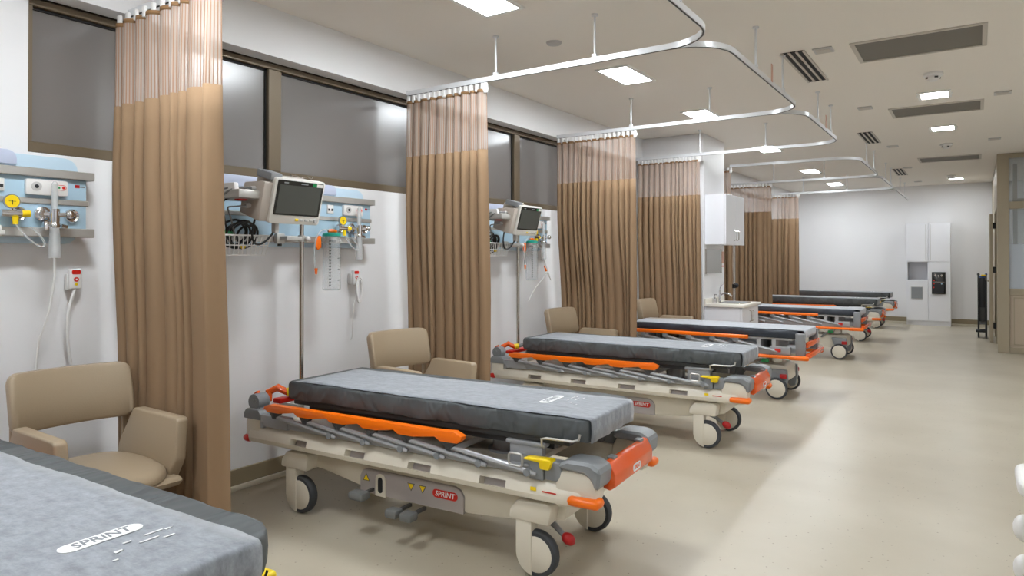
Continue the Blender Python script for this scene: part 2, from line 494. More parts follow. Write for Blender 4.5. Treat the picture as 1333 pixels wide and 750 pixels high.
# glazed partition and open door leaf on the right
PXL, PYF = 4.109, 12.89
pt = MB()
pt.box(PXL, PXL+0.15, PYF, PYF+0.1, 0, HC-0.004, bev=0.004, seg=1)
for z0, z1 in ((0, 0.09), (0.885, 0.985), (2.2, 2.31), (HC-0.075, HC-0.004)):
    pt.box(PXL+0.15, XR, PYF+0.01, PYF+0.09, z0, z1, bev=0.003, seg=1)
for x in (5.2, 6.5):
    pt.box(x, x+0.1, PYF, PYF+0.1, 0, HC-0.004, bev=0.003, seg=1)
part = struct(pt.build('wall_glazed', M['partition']))
for x0, x1 in ((PXL+0.15, 5.2), (5.3, 6.5)):
    MB().box(x0, x1, PYF+0.035, PYF+0.065, 0.09, 0.885).build('lower_panel', M['partpanel'], part, smooth=0)
    MB().box(x0+0.05, x0+0.062, PYF+0.028, PYF+0.035, 0.13, 0.85).box(x0+0.05, x1-0.05, PYF+0.028, PYF+0.035, 0.838, 0.85).box(x0+0.05, x1-0.05, PYF+0.028, PYF+0.035, 0.13, 0.142).build('panel_bead', M['partition'], part, smooth=0)
    MB().box(x0, x1, PYF+0.045, PYF+0.055, 0.985, 1.66).build('frosted_pane', M['panefrost'], part, smooth=0)
    MB().box(x0, x1, PYF+0.045, PYF+0.055, 1.66, 2.2).build('pane', M['pane'], part, smooth=0)
    MB().box(x0, x1, PYF+0.045, PYF+0.055, 2.31, HC-0.075).build('pane', M['pane'], part, smooth=0)
ps = MB()
ps.box(PXL+0.01, PXL+0.11, 12.99, 13.12, 0, HC-0.004).box(PXL+0.01, PXL+0.11, 13.12, 16.9, 2.26, HC-0.004)
ps.box(PXL+0.01, PXL+0.11, 14.22, 14.33, 0, 2.26).box(PXL+0.01, PXL+0.11, 15.45, YF, 0, 2.26)
ps.box(PXL+0.01, PXL+0.11, 16.9, YF, 2.26, HC-0.004).box(PXL+0.03, PXL+0.09, 13.12, 14.22, 0, 2.26)
struct(ps.build('wall_partition_side', M['partition'], smooth=30))
dl = struct(MB().box(4.03, 4.075, 14.21, 15.3, 0.02, 2.2, bev=0.004, seg=1).build('door_1', M['partition']))
for z in (0.25, 1.2, 1.95):
    MB().box(4.075, 4.119, 14.24, 14.3, z, z+0.1, bev=0.005, seg=1).build('hinge', M['black'], dl)
MB().box(4.005, 4.03, 15.16, 15.2, 1.02, 1.06).cyl((4.0, 15.19, 1.04), (4.0, 15.04, 1.04), 0.01).build('handle', M['steel'], dl)
# inner wall and upright seen through the glass
ins = MB().box(4.36, 4.42, 14.4, 14.5, 0, HC-0.004).box(4.42, XR, 14.41, 14.49, 2.36, 2.46).box(4.42, XR, 14.41, 14.49, 1.35, 1.44).box(5.3, 5.36, 14.4, 14.5, 0, HC-0.004)
ins = struct(ins.build('wall_glazed_inner', M['partition'], smooth=30))
MB().box(4.42, 5.3, 14.44, 14.46, 1.44, 2.36).build('pane', M['pane'], ins, smooth=0)
MB().box(4.42, 5.3, 14.44, 14.46, 0.02, 1.35).build('frosted_pane', M['panefrost'], ins, smooth=0)

# ------------------------------------------------------------------ ceiling fittings
def lamp(x, y, w, l, label, group):
    t = thing('ceiling_light', label, 'light', (x, y, HC), 0, group)
    f = MB(); e = 0.028
    f.box(-w/2-e, w/2+e, -l/2-e, -l/2, -0.012, 0.0).box(-w/2-e, w/2+e, l/2, l/2+e, -0.012, 0.0)
    f.box(-w/2-e, -w/2, -l/2, l/2, -0.012, 0.0).box(w/2, w/2+e, -l/2, l/2, -0.012, 0.0)
    f.build('frame', M['lampframe'], t, smooth=0)
    MB().box(-w/2, w/2, -l/2, l/2, -0.008, -0.001).build('diffuser', M['lamp'], t, smooth=0)
    for sx in (-1, 1):
        MB().box(sx*(w/2+e)-0.012*(sx < 0), sx*(w/2+e)+0.012*(sx > 0), -0.03, 0.03, -0.008, -0.001).build('clip', M['lampframe'], t, smooth=0)
for y, lab in ((-1.0, 'unseen rectangular ceiling light over the beds, behind the viewpoint'), (1.25, 'unseen rectangular ceiling light over the nearest bed'),  # unseen near lights guessed along the row, kept for their light
               (3.35, 'rectangular ceiling light just above the top edge of the view'), (5.5, 'largest visible bright ceiling light, framed by the nearest curtain tracks'),
               (7.52, 'ceiling light half crossed by the second curtain track'), (10.4, 'ceiling light crossed by the track at the white pillar'),
               (13.5, 'bright ceiling light above the curtains past the pillar'), (16.15, 'last bright ceiling light of the bed row near the far wall')):
    lamp(1.32, y, 0.25, 0.54, lab, 'ceiling lights above the beds')
for y, lab in ((-0.6, 'added unseen square ceiling light over the aisle, behind the viewpoint'), (3.8, 'added unseen square ceiling light over the aisle above the view'),  # aisle lights out of view are added for illumination
               (7.85, 'nearest square ceiling light in the aisle, between two grey grilles'), (9.92, 'second square ceiling light in the aisle, beyond the second grille'),
               (16.45, 'square aisle ceiling light in front of the white tall cupboard')):
    lamp(3.51, y, 0.225, 0.265, lab, 'ceiling lights above the aisle')
lamp(5.4, 15.6, 0.3, 0.3, 'ceiling light inside the glazed room on the right', 'ceiling lights inside the glazed room')
lamp(5.4, 2.0, 0.25, 0.5, 'added unseen ceiling light near the right wall', 'added ceiling lights by the right wall')  # unseen pair added to light the room from the right
lamp(5.4, 7.0, 0.25, 0.5, 'added unseen far ceiling light near the right wall', 'added ceiling lights by the right wall')

for y0, y1, lab in ((5.655, 6.19, 'largest grey ceiling grille, nearest of three'), (8.36, 8.87, 'middle grey ceiling grille between two aisle lights'), (12.76, 13.3, 'thin-looking far grey ceiling grille nearest the far wall')):
    x0, x1 = 3.095, 3.885
    t = thing('return_air_grille', lab, 'vent', ((x0+x1)/2, (y0+y1)/2, HC), 0, 'grey grilles along the aisle ceiling')
    w, l, e = (x1-x0)/2, (y1-y0)/2, 0.03
    MB().box(-w-e, w+e, -l-e, -l, -0.01, 0).box(-w-e, w+e, l, l+e, -0.01, 0).box(-w-e, -w, -l, l, -0.01, 0).box(w, w+e, -l, l, -0.01, 0).build('frame', M['ventframe'], t, smooth=0)
    MB().box(-w, w, -l, l, -0.004, -0.001).build('mesh_panel', M['ventgrey'], t, smooth=0)
for y0, y1, lab in ((5.6, 6.64, 'black slotted ceiling diffuser nearest the viewer'), (9.72, 10.7, 'second black slotted ceiling diffuser'), (14.05, 15.15, 'farthest small black slotted ceiling diffuser')):
    t = thing('slot_diffuser', lab, 'vent', (2.672, (y0+y1)/2, HC), 0, 'slotted diffusers beside the curtain tracks')
    l = (y1-y0)/2
    MB().box(-0.075, 0.075, -l, l, -0.006, -0.001).build('backing', M['ventdark'], t, smooth=0)
    for sx in (-0.027, 0.027, -0.078, 0.078):
        MB().box(sx-0.009, sx+0.009, -l, l, -0.012, -0.001).build('slat', M['ventframe'], t, smooth=0)
for x, y, lab in ((3.54, 6.94, 'round smoke detector between the large grille and the first square light'), (3.5, 11.35, 'smoke detector before the far grille'), (3.45, 15.75, 'smoke detector by the farthest aisle light')):
    t = thing('smoke_detector', lab, 'detector', (x, y, HC), 0, 'smoke detectors along the aisle ceiling')
    MB().lathe([(0.0, -0.001), (0.075, -0.001), (0.078, -0.02), (0.07, -0.028)], n=20).build('base', M['white_plastic'], t)
    MB().lathe([(0.0, -0.07), (0.03, -0.068), (0.052, -0.05), (0.056, -0.028), (0.0, -0.027)], n=20).build('head', M['white_plastic'], t)
    for a in range(4):
        MB().box(0.035, 0.056, -0.014, 0.014, -0.05, -0.036, M4=Matrix.Rotation(a*PI/2+0.5, 4, 'Z')).build('sensor_slot', M['darkgrey'], t, smooth=0)
for x, y, lab in ((2.88, 5.68, 'small pale square ceiling plate beside the nearest slot diffuser'), (4.06, 8.12, 'small pale square plate on the ceiling right of the middle grille'), (2.87, 8.13, 'small pale ceiling plate left of the middle grille'),
                  (2.86, 11.15, 'small pale ceiling plate beyond the second slot diffuser'), (4.05, 11.2, 'small pale square plate over the glazed partition corner'), (2.84, 13.95, 'small pale ceiling plate beside the farthest slot diffuser'), (2.84, 16.6, 'small pale ceiling plate nearest the far wall')):
    t = thing('ceiling_speaker', lab, 'speaker', (x, y, HC), 0, 'small pale plates on the ceiling')
    MB().box(-0.07, 0.07, -0.07, 0.07, -0.012, -0.001, bev=0.004, seg=1).build('plate', M['lightgrey'], t)
    MB().box(-0.05, 0.05, -0.05, 0.05, -0.016, -0.011).build('grille', M['ventframe'], t, smooth=0)
t = thing('round_ceiling_cap', 'small round grey cap on the ceiling above the second bay', 'ceiling fitting', (1.261, 4.37, HC))
MB().lathe([(0.0, -0.018), (0.05, -0.016), (0.06, -0.001), (0, -0.001)], n=20).build('disc', M['lightgrey'], t)

# ------------------------------------------------------------------ curtain tracks
def track(i, y, y_prev, label, has_branch=True, corner=True, xs=0.127, to_wall=None):
    t = thing('curtain_track', label, 'curtain rail', (DTR, y, HT), 0, 'white ceiling-hung curtain tracks')
    r = 0.3; pts = []
    if to_wall is None:
        pts.append((xs, y)); pts.append((DTR-r, y))
        for k in range(1, 7):
            a = PI/2-PI/2*k/6; pts.append((DTR-r+r*math.cos(a), y-r+r*math.sin(a)))
        y_end = y
    else:
        pts.append((DTR, to_wall)); y_end = to_wall
    if y_prev is not None:
        pts.append((DTR, y_prev+r))
        for k in range(1, 7):
            a = PI/2*k/6; pts.append((DTR-r+r*math.cos(a), y_prev+r-r*math.sin(a)))
        if xs != 0.127 or not has_branch: pts.append((0.96, y_prev))
    mb = MB((DTR, y, HT))
    profs = []
    for k, p in enumerate(pts):
        a = Vector(pts[max(k-1, 0)]); b = Vector(pts[min(k+1, len(pts)-1)])
        d = (b-a).normalized(); nrm = Vector((-d.y, d.x))*0.0095
        P = Vector(p)
        profs.append([(P.x+nrm.x, P.y+nrm.y, HT), (P.x-nrm.x, P.y-nrm.y, HT), (P.x-nrm.x, P.y-nrm.y, HT+0.035), (P.x+nrm.x, P.y+nrm.y, HT+0.035)])
    mb.sweep(profs)
    mb.build('rail', M['rail'], t, smooth=30)
    # dark curtain slot under the rail
    ms = MB((DTR, y, HT)); profs = []
    for k, p in enumerate(pts):
        a = Vector(pts[max(k-1, 0)]); b = Vector(pts[min(k+1, len(pts)-1)])
        d = (b-a).normalized(); nrm = Vector((-d.y, d.x))*0.004; P = Vector(p)
        profs.append([(P.x+nrm.x, P.y+nrm.y, HT-0.002), (P.x-nrm.x, P.y-nrm.y, HT-0.002), (P.x-nrm.x, P.y-nrm.y, HT+0.001), (P.x+nrm.x, P.y+nrm.y, HT+0.001)])
    ms.sweep(profs); ms.build('runner_slot', M['darkgrey'], t, smooth=30)
    rods = []
    if to_wall is None:
        rods += [(0.985, y), (1.78, y)]
    if y_prev is not None:
        L = y_end-y_prev
        rods += [(DTR, y_prev+0.36*L), (DTR, y_prev+0.7*L)]
    for x, yy in rods:
        m = MB((DTR, y, HT))
        m.cyl((x, yy, HT+0.034), (x, yy, HC), 0.0075, n=8).cyl((x, yy, HC-0.012), (x, yy, HC), 0.022, n=10).box(x-0.014, x+0.014, yy-0.014, yy+0.014, HT+0.032, HT+0.055)
        m.build('hanger_rod', M['rail'], t)
    if y_prev is not None and to_wall is None and y < 9:
        yy = y_prev+0.53*(y-y_prev)
        MB((DTR, y, HT)).box(DTR+0.012, DTR+0.016, yy-0.02, yy+0.02, HT+0.02, HT+0.15).build('tag', M['tag'], t, smooth=0)
    return t
track(0, RY[0], -0.4, 'curtain track above the nearest bed, holding the leftmost curtain')
track(1, RY[1], RY[0], 'longest white curtain track with rounded corner at top centre')
track(2, RY[2], RY[1], 'curtain track carrying the third curtain from the left')
track(3, RY[3], RY[2], 'curtain track ending in front of the white pillar')
track(5, RY[5], RY[4], 'curtain track loop starting behind the white pillar', xs=0.1271)
track(6, RY[6], RY[5], 'curtain track carrying the farthest curtain')
track(7, 16.2, RY[6], 'straight short curtain track reaching the far wall', to_wall=YF)

# ------------------------------------------------------------------ curtains
def curtain(x0, x1, y, label, seed, fold, amp, net_z=2.245, nhook=14, push=0.0):
    rnd = random.Random(seed)
    t = thing('privacy_curtain', label, 'curtain', ((x0+x1)/2, y, 0.0), 0, 'tan privacy curtains with striped net tops')
    c = Vector(((x0+x1)/2, y, 0))
    nf = max(5, int(round((x1-x0)/fold)))
    # irregular fold positions
    ws = [rnd.uniform(0.6, 1.5) for _ in range(nf)]; tot = sum(ws)
    cum = [0]
    for v in ws: cum.append(cum[-1]+v/tot)
    am = [rnd.uniform(0.6, 1.25) for _ in range(nf)]
    drift = [rnd.uniform(-0.35, 0.35)/nf for _ in range(nf+1)]
    drift[0] = drift[-1] = 0
    K = 12
    def pt(u, z):
        # u 0..1 over folds
        f = u*nf; i = min(int(f), nf-1); fr = f-i
        h = max(0.0, min(1.0, (HT-z)/1.6))
        a = cum[i]+drift[i]*h*1.0; b = cum[i+1]+drift[i+1]*h
        # fold bulge: cloth doubles back slightly
        x = a+(b-a)*fr - 0.10*(b-a)*math.sin(2*PI*fr+0.6*am[i])*h*min(1, 4*fr, 4*(1-fr))
        g = 0.45+0.55*h
        yy = amp*am[i]*(1-2*abs(math.sin(PI*fr))**0.7)*g + 0.018*math.sin(5*u+seed+z*1.3)*h
        # the lower cloth is pushed aside by the armchair standing against it
        ps = max(0.0, min(1.0, (2.0-z)/1.15)); ps = ps*ps*(3-2*ps)
        px = max(0.0, min(1.0, (1.0-(x0+(x1-x0)*x))/0.14)); px = px*px*(3-2*px)
        yy = yy*(1-0.5*ps*px*(push > 0)) + push*ps*px
        ev = 0.01*h*h
        X = x0+(x1-x0)*x
        X += (X-(x0+x1)/2)*ev*2
        return (X, y+yy, z)
    def sheet(name, zs, m):
        bm = bmesh.new(); n = nf*K
        uvl = bm.loops.layers.uv.new('UVMap')
        grid = []; us = [0.0]
        for i in range(1, n+1):
            a = Vector(pt((i-1)/n, zs[0])); b = Vector(pt(i/n, zs[0])); us.append(us[-1]+(a-b).length)
        for z in zs:
            grid.append([bm.verts.new((Vector(pt(i/n, z))-c)*S) for i in range(n+1)])
        for r in range(len(zs)-1):
            for i in range(n):
                f = bm.faces.new((grid[r][i], grid[r+1][i], grid[r+1][i+1], grid[r][i+1]))
                f.smooth = True
                for l, (uu, zz) in zip(f.loops, ((us[i], zs[r]), (us[i], zs[r+1]), (us[i+1], zs[r+1]), (us[i+1], zs[r]))):
                    l[uvl].uv = (uu, zz)
        me = bpy.data.meshes.new(name); bm.to_mesh(me); bm.free()
        me.materials.append(m)
        o = bpy.data.objects.new(name, me); COL.objects.link(o); o.parent = t
        so = o.modifiers.new('thickness', 'SOLIDIFY'); so.thickness = 0.002*S if m != M['net'] else 0.0006; so.offset = 0
        if m == M['net']: o.modifiers.remove(so)
        return o
    top = HT-0.048
    sheet('heading_tape', [top, top-0.022], M['hem'])
    sheet('net_panel', [top-0.022-(top-0.022-net_z)*k/5 for k in range(6)], M['net'])
    sheet('cloth_panel', [net_z-(net_z-0.035)*k/16 for k in range(17)], M['cloth'])
    for k in range(nhook):
        u = (k+0.5)/nhook; x = x0+(x1-x0)*u
        MB(c).box(x-0.0125, x+0.0125, y-0.009, y+0.009, top-0.012, HT-0.003, bev=0.003, seg=1).build('hook', M['white_plastic'], t)
    MB(c).box(x1-0.012, x1+0.018, y-0.012, y+0.012, top-0.03, HT-0.003, bev=0.006, seg=2).tube([(x1+0.012, y, HT-0.02), (x1+0.024, y, HT-0.05), (x1+0.012, y, HT-0.075), (x1-0.005, y, HT-0.06)], 0.005, n=6).build('end_stop', M['white_plastic'], t)
    return t
curtain(0.075, 0.985, RY[0]-0.045, 'leftmost and largest tan curtain beside the nearest armchair', 3, 0.105, 0.05, nhook=11, push=0.035)
curtain(0.115, 0.892, RY[1], 'second tan curtain from the left, behind the second bed', 7, 0.078, 0.05, nhook=15, push=0.03)
curtain(0.12, 1.025, RY[2], 'widest middle tan curtain, between the third and fourth beds', 12, 0.066, 0.05, nhook=18, push=0.11)
curtain(0.14, 0.975, RY[3], 'fourth tan curtain, in front of the white pillar', 19, 0.066, 0.046, nhook=18, push=0.06)
curtain(0.14, 0.965, RY[4], 'narrow sliver of tan curtain showing just past the pillar edge', 23, 0.09, 0.035, nhook=12)
curtain(0.165, 0.945, RY[5], 'tan curtain right of the white wall cupboard', 29, 0.08, 0.04, nhook=14)
curtain(0.165, 0.895, RY[6], 'farthest and smallest tan curtain near the far wall', 31, 0.08, 0.04, nhook=12)
# ------------------------------------------------------------------ stretchers
BX = 1.35                                            # local x of the empty
def both(f):
    for s in (-1, 1): f(s)
def caster(t, xc, yc, name='caster'):
    o = (BX, 0, 0)
    r = 0.106
    m = MB(o)
    pts = [(xc-0.1, 0.255), (xc-0.1, 0.1)]
    for k in range(1, 7):
        a = PI+PI/2*k/6; pts.append((xc+0.1*math.cos(a), 0.108+0.1*math.sin(a)))
    pts = [q if q[0] < xc-0.018 else (xc-0.018, q[1]) for q in pts]
    pts += [(xc-0.018, 0.255)]
    m.prism(pts, yc-0.033, yc+0.033, 'y', bev=0.008)
    m.cyl((xc-0.05, yc, 0.25), (xc-0.05, yc, 0.29), 0.032, n=12)
    c = m.build(name, M['cream'], t)
    prof = [(r-0.022, -0.024), (r-0.008, -0.024), (r-0.002, -0.015), (r, 0), (r-0.002, 0.015), (r-0.008, 0.024), (r-0.022, 0.024)]
    MB(o).lathe(prof+[(r-0.022, -0.024)], (xc, yc, r), 'y', 32).build('tyre', M['tyre'], c)
    MB(o).lathe([(0, -0.028), (r-0.03, -0.028), (r-0.021, -0.022), (r-0.021, 0.022), (r-0.03, 0.028), (0, 0.028)], (xc, yc, r), 'y', 32).build('wheel_disc', M['wheelcream'], c)
    return c

def beam(s, x0, x1, slots):
    """cream side beam with slots, shade painted on their floors; s = side"""
    prof = [(0.285, 0.372), (0.345, 0.361), (0.374, 0.374), (0.381, 0.398), (0.369, 0.432), (0.340, 0.470), (0.312, 0.482), (0.290, 0.478)]
    xs = sorted({x0, x0+0.02, x1-0.04, x1-0.015, x1} | {v for a in slots for v in a})
    bm = MB((BX, 0, 0)); L = []
    for x in xs:
        k = 1.0
        if x == x0: k = 0.8
        if x == x1: k = 0.55
        if x == x1-0.015: k = 0.85
        L.append([bm.bm.verts.new((x, s*(0.31+(y-0.31)*k), 0.42+(z-0.42)*k)) for y, z in prof])
    fs = []
    for (xa, A), (xb, B) in zip(zip(xs, L), zip(xs[1:], L[1:])):
        slot = any(a <= xa and xb <= b for a, b in slots)
        for k in range(8):
            if slot and k == 3:                      # face between the bulge and the shoulder: a rounded pocket
                a0, a1, b1, b0 = A[3], A[4], B[4], B[3]
                P = [v.co.copy() for v in (a0, a1, b1, b0)]
                cen = sum(P, Vector())/4
                inn = [bm.bm.verts.new(cen+(p-cen)*0.96) for p in P]
                dep = [bm.bm.verts.new(v.co+Vector((0.004 if i < 2 else -0.004, -s*0.04, -0.012))) for i, v in enumerate(inn)]
                for i in range(4):
                    j = (i+1) % 4
                    fs.append(bm.bm.faces.new((( a0, a1, b1, b0)[i], (a0, a1, b1, b0)[j], inn[j], inn[i])))
                    f = bm.bm.faces.new((inn[i], inn[j], dep[j], dep[i])); fs.append(f)
                f = bm.bm.faces.new(dep); f.material_index = 1; fs.append(f)  # darker floor stands for the shade inside the cream slot
            else:
                fs.append(bm.bm.faces.new((A[k], A[(k+1) % 8], B[(k+1) % 8], B[k])))
    fs.append(bm.bm.faces.new(L[0])); fs.append(bm.bm.faces.new(L[-1]))
    bmesh.ops.recalc_face_normals(bm.bm, faces=fs)
    return bm

def badge(t, c, x, y, l, h, m_back, m_text, txt, nz, name='badge'):
    """capsule label with raised lettering; x, y directions span its plane"""
    B = basis(c, x, y)
    b = MB((BX, 0, 0)).prism(capsule(l, h), 0, 0.0022, 'z', M4=B).build(name, m_back, t, smooth=0)
    off = Matrix.Translation((-BX, 0, 0)) @ B @ Matrix.Translation((0, 0, 0.0026))
    text('lettering', txt, h*0.86, m_text, b, off, depth=0.0006, font_squeeze=0.8*l/(h*0.86*3.3), shear=0.12)
    return b

def mattress(t, cover, x0, x1, hw, z0, z1, sheet=(0.56, 2.412, -0.302, 0.215), paper='sheet'):
    o = (BX, 0, 0)
    mb = MB(o)
    # cross-section, a little puffy, then swept along x with softened ends
    def sec(k, dz):
        zc = (z0+z1)/2; h = (z1-z0)/2; p = []
        for a, b in ((-1, -0.75), (-0.985, -0.95), (-0.93, -1), (-0.5, -1.0), (0, -1), (0.5, -1), (0.93, -1), (0.985, -0.95), (1, -0.75), (1.012, 0), (1, 0.72), (0.985, 0.93), (0.95, 1), (0.5, 1), (0, 1), (-0.5, 1), (-0.95, 1), (-0.985, 0.93), (-1, 0.72), (-1.012, 0)):
            p.append((a*hw*k, zc+b*h*dz))
        return p
    rnd = random.Random(4)
    profs = []
    n = 40
    for i in range(n+1):
        x = x0+(x1-x0)*i/n
        k, dz = 1.0, 1.0
        if i == 0: k, dz = 0.97, 0.72
        if i == n: k, dz = 0.97, 0.75
        xx = x
        pr = []
        for j, (y, z) in enumerate(sec(k, dz)):
            wob = 0.003*math.sin(23*x+j*1.7)+0.002*math.sin(61*x+j)
            pr.append((xx, y+(wob if abs(y) > hw*0.9 else 0), z+(0.0015*math.sin(17*x+3*y) if 1 else 0)))
        if i == 0: pass
        profs.append(pr)
        if i == 0: profs.append([(x+0.012, p[1]/0.97, (z0+z1)/2+(p[2]-(z0+z1)/2)/0.72) for p in pr])
        if i == n-1: profs.append([(x1-0.012, y, z) for y, z in sec(1.0, 1.0)])
    profs.sort(key=lambda q: q[0][0])
    rr = 0.14
    ends = [x1-rr+rr*math.sin(PI/2*k/5) for k in range(6)]
    keep = [q for q in profs if q[0][0] < x1-rr-0.01]
    for k, x in enumerate(ends):
        w_ = hw-rr+rr*math.cos(PI/2*k/5)*0.999
        wn = hw-0.02+0.02*math.cos(PI/2*k/5)
        keep.append([(x, y*(w_ if y > 0 else wn)/hw, z) for y, z in sec(1.0, 1.0 if k < 5 else 0.9)])
    mb.sweep(keep)
    m = mb.build('mattress', cover, t, smooth=60)
    sx0, sx1, sy0, sy1 = sheet
    bm = MB(o); nx, ny = 44, 10
    zt = z1+0.003
    path = [(sx0+(sx1-0.014-sx0)*i/nx, zt) for i in range(nx+1)]+[(sx1-0.004, zt-0.004), (sx1, zt-0.014), (sx1+0.002, zt-0.05), (sx1-0.002, z0+0.002)]
    g = []
    for i, (x, z) in enumerate(path):
        row = []
        for j in range(ny+1):
            y = sy0+(sy1-sy0)*j/ny
            edge = 0.004*math.sin(9*x)+0.002*math.sin(31*x)
            if j in (0, ny): y += edge
            fr = max(0.0, (x-(sx1-0.1))/0.1); y *= 1-0.02*fr
            wav = 0.0012*math.sin(13*x+7*y)+0.0008*math.sin(29*y+5*x)
            if i > nx: row.append(bm.bm.verts.new((x+0.005*math.sin(42*y)*(1 if i > nx+1 else 0), y, z)))
            else: row.append(bm.bm.verts.new((x, y, z+wav*0.8+0.0008)))
        g.append(row)
    for a, b in zip(g, g[1:]):
        for j in range(ny):
            bm.bm.faces.new((a[j], b[j], b[j+1], a[j+1]))
    sh = bm.build('paper_sheet', M[paper], m, smooth=60)
    so = sh.modifiers.new('thickness', 'SOLIDIFY'); so.thickness = 0.0015*S; so.offset = -1
    return m

def sheet_print(m, z, x=2.062, y=0.0):
    o = (BX, 0, 0)
    B = basis((x, y, z), (0, 1, 0), (-1, 0, 0))
    MB(o).prism(capsule(0.205, 0.056), 0, 0.0015, 'z', M4=B).build('printed_capsule', M['printwhite'], m, smooth=0)
    text('printed_lettering', 'SPRINT', 0.05, M['sheetgrey'], m, Matrix.Translation((-BX, 0, 0)) @ B @ Matrix.Translation((0, 0, 0.0018)), depth=0.0004, font_squeeze=0.9, shear=0.12)
    for a, b, l in ((0.075, 0.09, 0.05), (0.08, 0.02, 0.02), (0.11, 0.06, 0.05), (0.115, -0.02, 0.02), (0.13, 0.10, 0.03), (0.16, -0.05, 0.012)):
        MB(o).box(x+a-0.003, x+a+0.003, y+b-l/2, y+b+l/2, z, z+0.001).build('printed_mark', M['printwhite'], m, smooth=0)
    for a, b in ((0.075, 0.118), (0.112, -0.03)):
        MB(o).prism([(x+a, y+b), (x+a+0.012, y+b), (x+a+0.006, y+b+0.022)], z, z+0.001, 'z').build('printed_mark', M['printwhite'], m, smooth=0)

